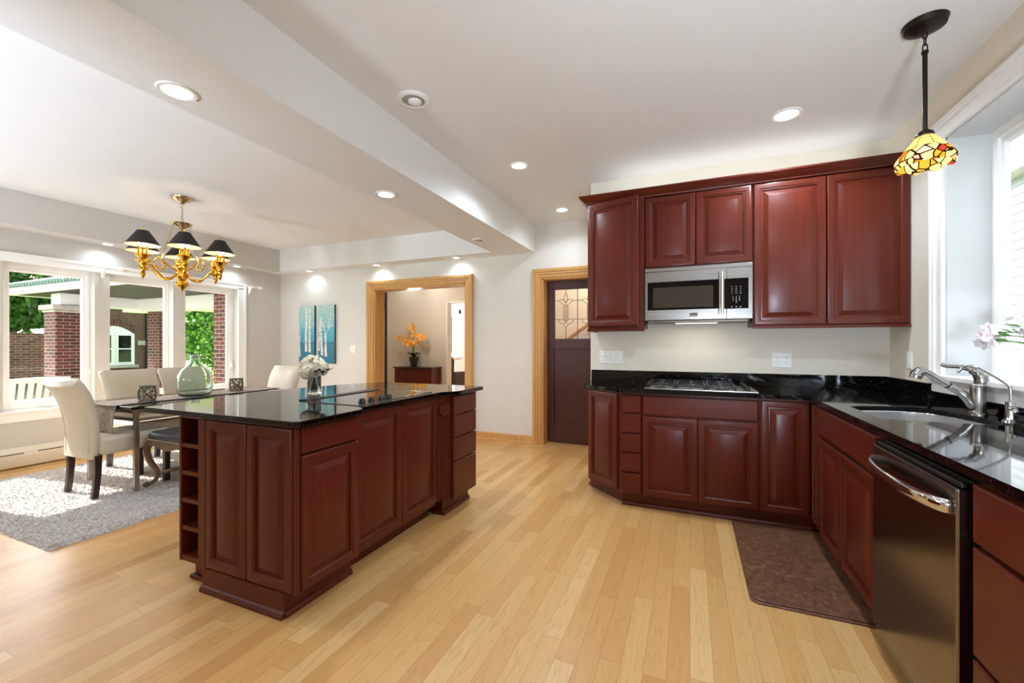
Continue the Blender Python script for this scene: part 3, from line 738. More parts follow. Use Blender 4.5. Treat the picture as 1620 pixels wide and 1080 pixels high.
# L-shaped worktop with sink cut-out, and its backsplash
hole = [(.805, 2.405), (.797, 2.42)] + [(.797, 2.80), (.803, 2.83), (.83, 2.85)] + \
       catmull([(.86, 2.862, 0), (.98, 2.90, 0), (1.085, 2.912, 0), (1.165, 2.86, 0), (1.215, 2.72, 0), (1.238, 2.56, 0), (1.240, 2.44, 0), (1.225, 2.405, 0), (1.20, 2.398, 0)], 5)
hole = [(p[0], p[1]) for p in hole]
poly = [(-.845, 3.898), (-.840, 3.545), (-.828, 3.532), (-.512, 3.274), (-.500, 3.270), (.705, 3.270), (.705, .62), (1.338, .62), (1.338, 3.898)]
WT = thing('worktop', 'polished black granite worktop wrapping the corner below the wall cabinets', 'countertop', (0, 3.5, .886))
part('slab', slab_top(poly, .886, .914, hole), 'granite', WT, bevel=.004)
m = MB(); m.box(-.838, 1.338, 3.876, 3.899, .9142, 1.017); m.box(1.314, 1.339, 3.30, 3.876, .9142, 1.017); m.box(1.322, 1.339, .62, 3.30, .9142, .974)
part('backsplash', m, 'granite', WT, bevel=.002)
# sink bowl
SK = thing('sink', 'curved stainless steel sink sunk into the black worktop by the window', 'sink', (1.0, 2.65, .72))
n = len(hole); v = []; f = []
cx_, cy_ = 1.01, 2.64
lv = [(1.012, .886), (1.012, .884), (.995, .883), (.985, .80), (.93, .725), (.5, .715), (.12, .712)]
for s_, z in lv: v += [(cx_ + (p[0] - cx_) * s_, cy_ + (p[1] - cy_) * s_, z) for p in hole]
for i in range(len(lv) - 1):
    for k in range(n): f.append((i * n + k, i * n + (k + 1) % n, (i + 1) * n + (k + 1) % n, (i + 1) * n + k))
part('bowl', MB().add(v, f), 'sink_steel', SK, smooth=50)
part('drain', MB().lathe([(.0005, .004), (.03, .003), (.042, .006), (.05, .004), (.05, 0)], (1.01, 2.64, .712), 20), 'chrome', SK, smooth=40)
# bowl rim line
part('rim', MB().tube([(p[0], p[1], .8855) for p in hole], .0045, 6, closed=True), 'chrome', SK, smooth='all')

# pull-out faucet
FA = thing('kitchen_faucet', 'brushed nickel pull-out faucet with a lever behind the sink', 'faucet', (1.272, 2.73, .9142))
part('body', MB().lathe([(.036, 0), (.036, .004), (.031, .009), (.028, .014), (.028, .125), (.0285, .13), (.027, .134), (.0005, .134)], seg=28), 'brushed_nickel', FA, local=True, smooth=40)
part('collar', MB().lathe([(.0285, .134), (.0295, .137), (.0295, .143), (.028, .147), (.0005, .147)], seg=28), 'chrome', FA, local=True, smooth=40)
part('spout', MB().tube(catmull([(-.002, 0, .015), (-.022, 0, .045), (-.052, .004, .092), (-.105, .008, .135)], 5), [.020] * 3 + [.022] * 4 + [.021] * 4 + [.017] * 5, 16), 'brushed_nickel', FA, local=True, smooth='all')
sp = part('spray_head', MB().tube(catmull([(-.105, .008, .135), (-.15, .011, .170), (-.185, .013, .196), (-.208, .014, .199), (-.222, .015, .186), (-.228, .015, .166)], 4), [.0155] * 5 + [.016] * 4 + [.019] * 3 + [.024] * 4 + [.026] * 3 + [.025] * 2, 18), 'brushed_nickel', FA, local=True, smooth=60)
part('spray_ring', MB().tube([(-.102, .008, .1326), (-.107, .0082, .1366)], .0185, 18), 'black_plastic', sp, local=True)
part('lever', MB().tube(catmull([(.012, 0, .15), (.006, .0, .185), (-.02, .003, .213), (-.06, .008, .226), (-.11, .014, .229), (-.128, .016, .238)], 5), [.026] * 3 + [.025] * 4 + [.020] * 4 + [.013] * 4 + [.009] * 5 + [.0085] * 5 + [.005], 14), 'brushed_nickel', FA, local=True, smooth='all')
FT = thing('filter_tap', 'slim chrome filter tap with a gooseneck spout right of the faucet', 'faucet', (1.285, 2.535, .9142))
part('base', MB().lathe([(.026, 0), (.026, .004), (.017, .01), (.016, .018), (.0165, .085), (.0005, .088)], seg=22), 'chrome', FT, local=True, smooth=40)
part('lever', MB().tube([(0, -.012, .06), (-.01, -.045, .056), (-.02, -.075, .05)], [.012, .011, .006], 10), 'chrome', FT, local=True, smooth='all')
part('neck', MB().tube(catmull([(0, 0, .085), (0, 0, .135), (-.012, .008, .165), (-.075, .04, .225), (-.10, .05, .238), (-.122, .06, .234), (-.142, .07, .205)], 5), .0055, 10), 'chrome', FT, local=True, smooth='all')

# gas cooktop
GC = thing('gas_cooktop', 'stainless steel gas cooktop with dark grates, let into the black worktop', 'cooktop', (.05, 3.55, .9145))
part('tray', MB().prism([(-.315, 3.295), (.432, 3.295), (.432, 3.80), (-.315, 3.80)], .9143, .926), 'stainless', GC, bevel=.004)
for (x, y) in ((-.21, 3.41), (-.21, 3.67), (.02, 3.54), (.21, 3.41), (.21, 3.67)):
    b_ = part('burner', MB().lathe([(.05, 0), (.052, .006), (.038, .010), (.038, .018), (.03, .022), (.0005, .023)], (x, y, .926), 20), 'brushed_nickel', GC, smooth=40)
    part('burner_cap', MB().lathe([(.029, .022), (.030, .028), (.024, .031), (.0005, .031)], (x, y, .926), 18), 'black_iron', b_, smooth=40)
for x0, x1 in ((-.30, -.105), (-.095, .105), (.115, .30)):
    m = MB(); h0, h1 = .944, .956
    for y in (3.325, 3.54, 3.765): m.box(x0, x1, y - .006, y + .006, h0, h1)
    for x in (x0 + .005, (x0 + x1) / 2, x1 - .005): m.box(x - .005, x + .005, 3.325, 3.765, h0, h1)
    for x in (x0 + .006, x1 - .006):
        for y in (3.33, 3.76): m.box(x - .006, x + .006, y - .006, y + .006, .926, h0)
    part('grate', m, 'black_iron', GC, bevel=.002)
for k, y in enumerate((3.36, 3.45, 3.54, 3.63, 3.72)):
    part('knob', MB().lathe([(.018, 0), (.018, .004), (.015, .006), (.014, .024), (.0005, .026)], (.37, y, .926), 18), 'black_plastic', GC, smooth=40)

# ================================================================== wall cabinets, crown, microwave
UF, UZ0, UZ1 = 3.59, 1.385, 2.44
def carcass(m, x0, x1, z0, z1, shelf=True):
    m.box(x0, x0 + .018, UF, 3.899, z0, z1); m.box(x1 - .018, x1, UF, 3.899, z0, z1); m.box(x0 + .018, x1 - .018, UF, 3.899, z0, z0 + .018); m.box(x0 + .018, x1 - .018, UF, 3.899, z1 - .018, z1)
    m.box(x0 + .018, x1 - .018, 3.885, 3.899, z0 + .018, z1 - .018)
    return m
LU = thing('wall_cabinet', 'tall cherry wall cabinet left of the microwave with its door ajar', 'cabinet', (-.57, 3.75, UZ0), 0, 'cherry wall cabinets')
m = carcass(MB(), -.803, -.342, UZ0, UZ1); m.box(-.785, -.36, 3.62, 3.885, 1.74, 1.758); m.box(-.785, -.36, 3.62, 3.885, 2.08, 2.098)
m.box(-.395, -.342, UF - .019, UF, UZ0, UZ1)
part('carcass', m, 'cherry', LU, bevel=.0015)
part('light_rail', MB().box(-.806, -.340, 3.565, 3.60, 1.358, 1.384).box(-.806, -.78, 3.60, 3.89, 1.358, 1.384), 'cherry_cross', LU, bevel=.003)
part('door', MB().door(.440, 1.035, T(-.800, 3.586, 1.398, -math.radians(15.4))), 'cherry', LU, smooth=20)
MU = thing('wall_cabinet', 'short cherry wall cabinet with two doors above the microwave', 'cabinet', (.045, 3.75, 1.87), 0, 'cherry wall cabinets')
part('carcass', carcass(MB(), -.340, .428, 1.862, UZ1), 'cherry', MU, bevel=.0015)
for a, b in ((-.333, .037), (.042, .421)): part('door', MB().door(b - a, .565, T(a, UF - .001, 1.868)), 'cherry', MU, smooth=20)
RU = thing('wall_cabinet', 'wide tall cherry wall cabinet with two doors in the corner by the window', 'cabinet', (.88, 3.75, UZ0), 0, 'cherry wall cabinets')
part('carcass', carcass(MB(), .430, 1.338, UZ0, UZ1), 'cherry', RU, bevel=.0015)
part('light_rail', MB().box(.430, 1.338, 3.568, 3.60, 1.366, 1.384), 'cherry_cross', RU, bevel=.003)
for a, b in ((.436, .878), (.884, 1.334)): part('door', MB().door(b - a, 1.043, T(a, UF - .001, 1.39)), 'cherry', RU, smooth=20)
# crown: profile swept along left return and front
cp = [(0, 2.436), (.014, 2.436), (.016, 2.444), (.026, 2.454), (.045, 2.466), (.058, 2.482), (.064, 2.486), (.064, 2.498), (0, 2.498)]
m = MB(); v = []
for (o_, z) in cp: v.append((-.803 - o_, 3.899, z))
for (o_, z) in cp: v.append((-.803 - o_, 3.572 - o_, z))
for (o_, z) in cp: v.append((1.339, 3.572 - o_, z))
k = len(cp); f = [(i * k + j, i * k + (j + 1) % k, (i + 1) * k + (j + 1) % k, (i + 1) * k + j) for i in range(2) for j in range(k)]
m.add(v, f + [tuple(range(k)), tuple(range(2 * k, 3 * k))])
m.box(-.80, 1.338, 3.573, 3.89, 2.4405, 2.452)
solo('crown_molding', m, 'cherry_cross', 'dark cherry crown moulding along the top of the wall cabinets', 'moulding', (.25, 3.57, 2.405), smooth=30)
# light strip lying on top of the wall cabinets
LS = thing('cabinet_light_strip', 'light strip hidden behind the crown on top of the wall cabinets', 'lamp', (.3, 3.76, 2.453))
part('strip', MB().box(-.6, 1.2, 3.74, 3.78, 2.453, 2.465), 'white_plastic', LS)
lamp('AREA', LS, (0, 0, .02), 1.7, (.95, .97, .95), shape='RECTANGLE', size=1.8, size_y=.18).rotation_euler = (PI, 0, 0)

MW = thing('microwave', 'stainless steel microwave oven mounted over the gas cooktop', 'microwave', (.045, 3.72, 1.44))
x0, x1, z0, z1, yf = -.336, .426, 1.443, 1.858, 3.565
W_, H_ = x1 - x0, z1 - z0
def mx(a): return x0 + a * W_
def mz(a): return z0 + a * H_
part('body', MB().box(x0, x1, yf + .02, 3.899, z0 - .0, z1), 'black_plastic', MW)
part('front_frame', MB().box(x0, mx(.775), yf, yf + .02, z0, mz(.925)).box(mx(.777), x1, yf, yf + .02, z0, mz(.925)), 'stainless', MW, bevel=.002)
part('vent_strip', MB().box(x0, x1, yf - .004, yf + .02, mz(.93), z1), 'stainless', MW, bevel=.003)
d_ = part('door_glass', MB().box(mx(.028), mx(.72), yf - .003, yf + .001, mz(.19), mz(.73)), 'black_glass', MW, bevel=.001)
part('viewing_window', MB().box(mx(.084), mx(.655), yf - .0045, yf - .003, mz(.235), mz(.62)), 'oven_window', d_)
cpn = part('control_panel', MB().box(mx(.755), mx(.966), yf - .003, yf + .001, mz(.18), mz(.73)), 'black_glass', MW, bevel=.001)
m = MB(); random.seed(3)
for r_ in range(4):
    for c_ in range(3):
        w = random.uniform(.006, .013); xx = mx(.822 + c_ * .038); zz = mz(.575 - r_ * .038)
        m.box(xx - w / 2, xx + w / 2, yf - .0036, yf - .003, zz - .0015, zz + .0015)
for c_ in range(3): xx = mx(.822 + c_ * .038); m.box(xx - .004, xx + .004, yf - .0036, yf - .003, mz(.205), mz(.222))
part('key_labels', m, 'key_print', cpn)
def text(name, body, size, loc, mat, parent, rot=(R90, 0, 0), space=1.0, lead=1.0):
    cu = bpy.data.curves.new(name, 'FONT'); cu.body = body; cu.size = size; cu.extrude = .0002; cu.align_x = 'CENTER'; cu.space_character = space; cu.space_line = lead
    tmp = bpy.data.objects.new(name, cu); COL.objects.link(tmp); bpy.context.view_layer.update()
    me = bpy.data.meshes.new_from_object(tmp.evaluated_get(bpy.context.evaluated_depsgraph_get())); me.name = name
    bpy.data.objects.remove(tmp); bpy.data.curves.remove(cu)
    me.materials.clear(); me.materials.append(MAT[mat]); o = bpy.data.objects.new(name, me); COL.objects.link(o); o.parent = parent
    o.location = wmat(parent).inverted() @ Vector(loc); o.rotation_euler = rot; return o
text('keypad_digits', '1  2  3\n4  5  6\n7  8  9\n0', .015, (mx(.860), yf - .0035, mz(.385)), 'key_print', cpn, space=1.25, lead=.95)
part('badge', MB().box(mx(.438), mx(.514), yf - .003, yf + .001, mz(.055), mz(.125)), 'chrome', MW, bevel=.001)
part('badge_bar', MB().box(mx(.440), mx(.512), yf - .0036, yf - .003, mz(.055), mz(.08)), 'lattice_metal', MW)
m = MB()
m.prism([(mx(.703), yf - .026), (mx(.710), yf - .036), (mx(.727), yf - .042), (mx(.744), yf - .036), (mx(.751), yf - .026), (mx(.727), yf - .020)], mz(.08), mz(.85), 'z')
for z_ in (.16, .77): m.box(mx(.720), mx(.734), yf - .024, yf, mz(z_ - .02), mz(z_ + .02))
part('handle', m, 'chrome', MW, label='vertical polished bar handle', smooth=50)
part('bottom_vent', MB().box(x0 + .02, x1 - .02, 3.60, 3.88, z0 - .022, z0 - .0005), 'lattice_metal', MW, bevel=.004)
part('hood_lamp', MB().box(mx(.3), mx(.7), 3.66, 3.72, z0 - .026, z0 - .0225), 'bulb_soft', MW)
lamp('AREA', MW, (0, -.03, -.03), .5, (1, .93, .8), shape='RECTANGLE', size=.4, size_y=.08)

# ================================================================== wall plates
def plate(name, label, cat, M, w, h, kind, n, group=None):
    t = thing(name, label, cat, tuple(M.translation), 0, group)
    p = part('plate', MB().rings(w, h, .006, [(0, .003), (.004, 0)], M), 'white_plastic', t, smooth=25)
    for i in range(n):
        c = w * (i + .5) / n
        if kind == 'rocker': part('rocker', MB().rings(.030, .064, .004, [(0, .002), (.003, 0)], M @ Matrix.Translation((c - .015, -.006, h / 2 - .032))), 'white_trim', t)
        else:
            s_ = part('socket', MB().rings(.034, .068, .003, [(0, .001), (.003, 0)], M @ Matrix.Translation((c - .017, -.006, h / 2 - .034))), 'white_trim', t)
            m = MB()
            for z in (h / 2 - .018, h / 2 + .018):
                for dx in (-.007, .007): m.box(c + dx - .0012, c + dx + .0012, -.0098, -.009, z, z + .009, M)
                m.lathe([(.0004, 0), (.0025, 0)], (0, 0, 0), 10, M @ Matrix.Translation((c, -.0095, z - .007)) @ Matrix.Rotation(R90, 4, 'X'))
            part('slots', m, 'dark_slot', s_)
    return t
plate('light_switch', 'white four-gang rocker switch plate above the worktop, left of the gas cooktop', 'light switch', T(-.765, YK - .0005, 1.075), .205, .116, 'rocker', 4)
plate('power_outlet', 'white double outlet on the wall right of the gas cooktop', 'outlet', T(.602, YK - .0005, 1.066), .132, .118, 'socket', 2)
plate('power_outlet', 'small white outlet on the right wall beside the window casing', 'outlet', T(XR - .0005, 3.63, 1.085, -R90), .075, .118, 'socket', 1)
plate('light_switch', 'white switch plate on the far wall between the paintings and the cased opening', 'light switch', T(-4.80, YF - .0005, 1.12), .12, .118, 'rocker', 2)

# ================================================================== pendant lamp over the sink
PN = thing('pendant_lamp', 'bronze pendant lamp with a scalloped stained-glass shade over the sink', 'pendant lamp', (1.005, 2.55, CEIL))
part('canopy', MB().lathe([(.0005, -.040), (.03, -.040), (.045, -.036), (.075, -.024), (.080, -.008), (.083, 0)], seg=36), 'bronze', PN, local=True, smooth=40)
m = MB()
for i, z in enumerate((-.055, -.085, -.115)):
    a = i * R90
    m.tube([(.009 * math.cos(t) * math.cos(a), .009 * math.cos(t) * math.sin(a), z + .020 * math.sin(t)) for t in [2 * PI * q / 14 for q in range(14)]], .0026, 6, closed=True)
part('chain', m, 'bronze', PN, local=True, smooth='all')
part('rod', MB().tube([(0, 0, -.13), (0, 0, -.50)], .0095, 12).lathe([(.013, -.13), (.013, -.142), (.0095, -.145)], seg=14), 'bronze', PN, local=True, smooth=40)
part('shade_holder', MB().lathe([(.0095, -.495), (.018, -.500), (.030, -.510), (.034, -.522), (.032, -.528)], seg=24), 'bronze', PN, local=True, smooth=40)
def wavef(r, z, t):
    k = max(0.0, (r - .05) / .06)
    return r * (1 + .05 * k * math.cos(8 * t)), z - .007 * k * math.cos(8 * t)
part('lamp_shade', MB().lathe([(.026, -.520), (.04, -.535), (.062, -.565), (.084, -.595), (.102, -.622), (.108, -.640), (.104, -.655), (.097, -.664)], seg=64, wave=wavef), 'stained_glass', PN, local=True, smooth='all', recalc=False)
part('bulb', MB().ball((0, 0, -.60), .024, 14, 10, (1, 1, 1.3)), 'bulb_warm', PN, local=True, smooth='all')
lamp('POINT', PN, (0, 0, -.64), .9, (1, .83, .55), .03)

# ================================================================== brown anti-fatigue mat
r_ = .04; a0, b0, a1, b1 = .27, 2.33, .79, 3.365
poly = arc((a0 + r_, b0 + r_), r_, PI, 1.5 * PI, 5) + arc((a1 - r_, b0 + r_), r_, 1.5 * PI, 2 * PI, 5) + arc((a1 - r_, b1 - r_), r_, 0, R90, 5) + arc((a0 + r_, b1 - r_), r_, R90, PI, 5)
m = MB().prism(poly, 0.0005, .008); c_ = Vector(((a0 + a1) / 2, (b0 + b1) / 2))
m.prism([tuple(c_ + (Vector(p) - c_) * .97) for p in poly], .008, .014)
solo('floor_mat', m, 'floor_mat', 'mottled brown cushioned floor mat in front of the sink cabinet', 'mat', (.53, 2.85, 0), bevel=.003)

# ================================================================== burgundy door with leaded glass
DR = thing('burgundy_door', 'dark burgundy panel door with a leaded glass light, in the oak casing', 'door', (-1.3, 5.15, 0))
dx0, dx1, dy = -1.681, -.899, 5.15
gx0, gx1, gz0, gz1 = -1.59, -.99, 1.315, 1.945
m = MB(); dt = .04
m.box(dx0, gx0, dy, dy + dt, .012, 2.048); m.box(gx1, dx1, dy, dy + dt, .012, 2.048); m.box(gx0, gx1, dy, dy + dt, gz1, 2.048); m.box(gx0, gx1, dy, dy + dt, 1.19, gz0)
m.box(gx0, gx1, dy, dy + dt, .012, .25); m.box(gx0, gx1, dy + .014, dy + .03, .25, 1.19)
part('door_slab', m, 'burgundy_door', DR, bevel=.003)
g = part('leaded_glass', MB().box(gx0, gx1, dy + .018, dy + .022, gz0, gz1), 'pane_glass', DR)
m = MB(); yy = dy + .016; rr = .0035
def came(pts, r=rr): m.tube([(p[0], yy, p[1]) for p in pts], r, 6)
W2 = (gx1 - gx0)
for i in range(2):
    c = gx0 + W2 * (.25 + .5 * i)
    came([(c, gz1), (c, gz1 - .05)]); came([(c, gz0), (c, gz0 + .15)], .004)
    for s_ in (-1, 1):
        came([(p[0], p[1]) for p in bez([(c, gz1 - .05, 0), (c + s_ * .045, gz1 - .11, 0), (c, gz1 - .18, 0)], 10)])
        came([(p[0], p[1]) for p in bez([(c, gz1 - .17, 0), (c + s_ * .05, gz1 - .10, 0), (c + s_ * .095, gz1 - .145, 0)], 10)])
        came([(p[0], p[1]) for p in bez([(c, gz1 - .205, 0), (c + s_ * .05, gz1 - .19, 0), (c + s_ * .095, gz1 - .145, 0)], 10)])
        came([(c + s_ * .095, gz1 - .145), (c + s_ * .15, gz1 - .145)])
        came([(c + s_ * .028, gz1 - .20), (c + s_ * .028, gz0 + .25)]); came([(c + s_ * .010, gz1 - .20), (c + s_ * .010, gz0 + .225)])
        came([(c + s_ * .028, gz0 + .25), (c, gz0 + .215)]); came([(c + s_ * .028, gz0 + .25), (c + s_ * .15, gz0 + .25)])
        came([(p[0], p[1]) for p in bez([(c + s_ * .1, gz0 + .25, 0), (c + s_ * .085, gz0 + .19, 0), (c + s_ * .035, gz0 + .195, 0)], 8)])
        came([(c, gz0 + .215), (c + s_ * .035, gz0 + .185), (c, gz0 + .15)])
came([((gx0 + gx1) / 2, gz0), ((gx0 + gx1) / 2, gz1)], .0045)
m.box(gx0 - .004, gx0 + .006, yy - .006, yy + .006, gz0, gz1); m.box(gx0, gx1, yy - .006, yy + .006, gz1 - .006, gz1 + .004); m.box(gx0, gx1, yy - .006, yy + .006, gz0 - .004, gz0 + .006)
part('leading', m, 'leading', g, smooth=50)
part('door_knob', MB().ball((dx1 - .06, dy - .045, .95), .028, 14, 10).tube([(dx1 - .06, dy, .95), (dx1 - .06, dy - .04, .95)], .01, 10), 'brass', DR, smooth=50)
HR = thing('stair_handrail', 'oak stair handrail seen through the leaded glass of the burgundy door', 'handrail', (-1.1, 6.2, 1.4))
part('rail', MB().tube([(-2.2, 6.2, .966), (-.05, 6.2, 2.50)], .028, 10), 'oak_trim', HR, smooth='all')
for x in (-1.75, -.4): part('bracket', MB().tube([(x, 6.3, .966 + (x + 2.2) * .713 - .06), (x, 6.2, .966 + (x + 2.2) * .713 - .025)], .009, 8), 'bronze', HR)
t = thing('stair_fill_light', 'added unseen ceiling light filling the stair hall behind the burgundy door', 'ceiling light', (-1.0, 5.8, 2.62))  # unseen lamp, added to brighten the stair hall behind the glass
part('dome', MB().lathe([(.0005, -.09), (.08, -.075), (.13, -.03), (.14, 0)], seg=24), 'bulb_soft', t, local=True, smooth='all'); lamp('POINT', t, (0, 0, -.14), 34, (1, .94, .86), .08)

# ================================================================== things in the hall
HD = thing('hall_door', 'dark open hall door with a brass hinge, edge-on inside the cased opening', 'door', (-4.36, 5.24, 0))
part('slab', MB().box(0, .78, -.02, .02, .012, 2.05, T(-4.312, 5.235, 0, math.atan2(.803, -.669))), 'dark_leg_wood', HD, bevel=.003)
part('hinge', MB().box(-4.345, -4.325, 5.195, 5.225, 1.80, 1.90).tube([(-4.328, 5.205, 1.795), (-4.328, 5.205, 1.905)], .008, 8), 'brass', HD, label='brass hinge')
CS = thing('console_cabinet', 'small dark wood console cabinet against the hall wall, under the orchid', 'console', (-5.06, 7.1, 0))
cx0, cx1, cy0, cy1 = -5.50, -4.62, 6.94, 7.28
part('top', MB().box(cx0 - .025, cx1 + .025, cy0 - .025, cy1, .775, .797), 'dark_leg_wood', CS, bevel=.004)
part('body', MB().box(cx0, cx1, cy0, cy1, .455, .774), 'cherry', CS, bevel=.003)
for a, b in ((cx0 + .03, -5.20), (-5.19, -4.94), (-4.88, cx1 - .03)):
    d_ = part('door', MB().rings(b - a, .275, .012, [(0, 0), (.03, 0), (.036, .006), (.05, .006)], T(a, cy0, .475)), 'cherry', CS)
part('knob', MB().ball((-5.225, cy0 - .014, .61), .012, 10, 7), 'brass', CS, smooth='all')
for x in (cx0 + .03, cx1 - .03):
    for y in (cy0 + .03, cy1 - .03): part('leg', MB().tube([(x, y, .455), (x, y, .25), (x, y, 0)], [.030, .022, .016], 10), 'dark_leg_wood', CS, smooth=40)
random.seed(11)
def petalflower(m, c, r, nrm=(0, -1, 0), n=5):
    nv = Vector(nrm).normalized(); a = nv.orthogonal().normalized(); b = nv.cross(a); c = Vector(c)
    for k in range(n):
        t = 2 * PI * k / n + random.uniform(-.15, .15); d = a * math.cos(t) + b * math.sin(t); e = nv.cross(d)
        tip = c + d * r + nv * r * .15
        v = [c, c + d * r * .55 + e * r * .36 + nv * r * .2, tip, c + d * r * .55 - e * r * .36 + nv * r * .2]
        m.add(v, [(0, 1, 2, 3)])
OR = thing('potted_orchid', 'potted orange orchid standing on the dark hall console', 'potted plant', (-5.13, 7.08, .7975))
part('pot', MB().lathe([(.0005, 0), (.06, 0), (.065, .01), (.072, .1), (.09, .105), (.098, .2), (.09, .2), (.085, .17), (.0005, .165)], seg=20), 'pot_dark', OR, local=True, smooth=40)
m = MB()
for i in range(8):
    a = i * 2 * PI / 8; L_ = random.uniform(.12, .2); d = Vector((math.cos(a), math.sin(a), 0)); e = Vector((-d.y, d.x, 0))
    rows = []
    for q in range(6):
        t = q / 5; p = d * (L_ * t) + Vector((0, 0, .17 + .16 * math.sin(t * 2.2) - .06 * t)); w = .04 * math.sin(PI * min(1, t * .9 + .08))
        rows += [p + e * w, p - e * w]
    m.add(rows, [(2 * q, 2 * q + 1, 2 * q + 3, 2 * q + 2) for q in range(5)])
part('leaves', m, 'leaf_dark', OR, local=True, smooth='all')
m = MB(); fl = MB()
for tip in ((-.38, 0, .60), (.32, -.02, .62), (-.02, 0, .78), (.12, -.05, .50), (-.14, -.04, .52)):
    p = catmull([(0, 0, .17), (tip[0] * .1, tip[1], .42), (tip[0] * .55, tip[1], tip[2] - .02), tip], 6); m.tube(p, .005, 6)
    for q in range(9):
        pt = Vector(p[-1 - int(q * len(p) * .06)]) + Vector((random.uniform(-.05, .05), random.uniform(-.06, -.01), random.uniform(-.06, .05)))
        petalflower(fl, pt, random.uniform(.045, .06), (random.uniform(-.5, .5), -1, random.uniform(-.2, .5)))
part('stems', m, 'stem_green', OR, local=True, smooth='all'); part('blossoms', fl, 'petal_orange', OR, local=True, recalc=False)
plate('power_outlet', 'white wall plate on the hall wall half hidden behind the orchid', 'outlet', T(-5.36, HY - .0005, 1.225), .12, .118, 'socket', 2)
WC = thing('wing_chair', 'grey upholstered wing chair in the room beyond the hall doorway', 'armchair', (-5.22, 8.75, 0), math.radians(-20))
part('seat', MB().box(-.32, .32, -.3, .32, .18, .46), 'charcoal_fabric', WC, local=True, bevel=.04, segs=3)
m = MB(); m.prism([(-.33, .16), (-.37, .9), (-.30, .96), (.30, .96), (.37, .9), (.33, .16)], -.36, -.24, 'y'); m.prism([(-.36, .3), (-.36, .62), (-.22, .88), (-.12, .94), (-.12, .3)][::-1], 0, .07, 'x', T(-.37, -.24, 0)) if 0 else None; part('backrest', m, 'charcoal_fabric', WC, local=True, bevel=.03, segs=3)
for s_ in (-1, 1):
    part('arm', MB().box(s_ * .36 - .05, s_ * .36 + .05, -.28, .3, .2, .62), 'charcoal_fabric', WC, local=True, bevel=.03, segs=3)
    for y in (-.3, .27): part('leg', MB().tube([(s_ * .3, y, .19), (s_ * .31, y, 0)], [.022, .015], 8), 'dark_leg_wood', WC, local=True)
t = thing('hall_ceiling_light', 'small crystal flush-mount light on the hall ceiling, just under the opening head', 'ceiling light', (-4.55, 6.9, 2.62))
part('base', MB().lathe([(.0005, -.03), (.13, -.03), (.15, -.01), (.15, 0)], seg=24), 'white_plastic', t, local=True, smooth=40)
m = MB()
for i in range(14):
    a = 2 * PI * i / 14; m.ball((.12 * math.cos(a), .12 * math.sin(a), -.09 - .03 * (i % 2)), .022, 8, 6, (1, 1, 1.8))
part('crystals', m, 'bulb_soft', t, local=True); lamp('POINT', t, (0, -.6, -.7), 18, (1, .93, .82), .1)
for x, l in ((-5.45, 'hall ceiling spot at the left of the hall wall'), (-4.75, 'hall ceiling spot right of the orchid')):
    recessed(x, 7.08, 2.62, l, 5, .055, 'hall ceiling spots')
t = thing('sitting_fill_light', 'added unseen ceiling light filling the sitting room beyond the hall', 'ceiling light', (-4.4, 10.2, 2.62))  # unseen lamp, added to brighten the room past the hall doorway
part('dome', MB().lathe([(.0005, -.09), (.1, -.075), (.16, -.03), (.17, 0)], seg=24), 'bulb_soft', t, local=True, smooth='all'); lamp('POINT', t, (0, 0, -.16), 120, (.92, .97, 1.08), .1)

# ================================================================== dining room
# shag rug
m = MB(); rx0, rx1, ry0, ry1 = -5.78, -3.56, 1.26, 4.25; nx, ny = 260, 340
random.seed(5)
for j in range(ny + 1):
    for i in range(nx + 1):
        ed = min(i, nx - i, j, ny - j); h = .024 * min(1, ed / 3.5) + random.uniform(-.008, .008) * (1 if ed > 0 else .2)
        m.v.append((rx0 + (rx1 - rx0) * i / nx + random.uniform(-.006, .006), ry0 + (ry1 - ry0) * j / ny + random.uniform(-.006, .006), max(.001, h)))
for j in range(ny):
    for i in range(nx):
        a = j * (nx + 1) + i; m.f.append((a, a + 1, a + nx + 2, a + nx + 1))
me = mesh_of('shag_rug', m, 'shag', Matrix.Translation((-4.67, 2.75, 0)).inverted(), recalc=False)
o = bpy.data.objects.new('shag_rug', me); COL.objects.link(o); o.location = (-4.67, 2.75, 0); o['label'] = 'pale grey shag rug under the dining table'; o['category'] = 'rug'
RUG = .031
# dining table
TX0, TX1, TY0, TY1, TZ = -5.04, -4.20, 1.97, 3.50, .735
DT = thing('dining_table', 'black glass dining table on a slim steel frame, behind the island', 'dining table', ((TX0 + TX1) / 2, 2.75, RUG))
part('table_top', MB().box(TX0, TX1, TY0, TY1, TZ - .022, TZ), 'black_glass', DT, bevel=.004)
m = MB()
for y in (TY0 + .06, TY1 - .06): m.box(TX0 + .05, TX1 - .05, y - .015, y + .015, TZ - .062, TZ - .023); m.box(TX0 + .05, TX1 - .05, y - .012, y + .012, TZ - .13, TZ - .105)
for x in (TX0 + .06, TX1 - .06): m.box(x - .015, x + .015, TY0 + .05, TY1 - .05, TZ - .062, TZ - .023); m.box(x - .012, x + .012, TY0 + .05, TY1 - .05, TZ - .13, TZ - .105)
part('apron', m, 'table_steel', DT, bevel=.002)
for x in (TX0 + .06, TX1 - .06):
    for y in (TY0 + .06, TY1 - .06): part('leg', MB().box(x - .017, x + .017, y - .017, y + .017, RUG + .0005, TZ - .023), 'table_steel', DT, bevel=.003)
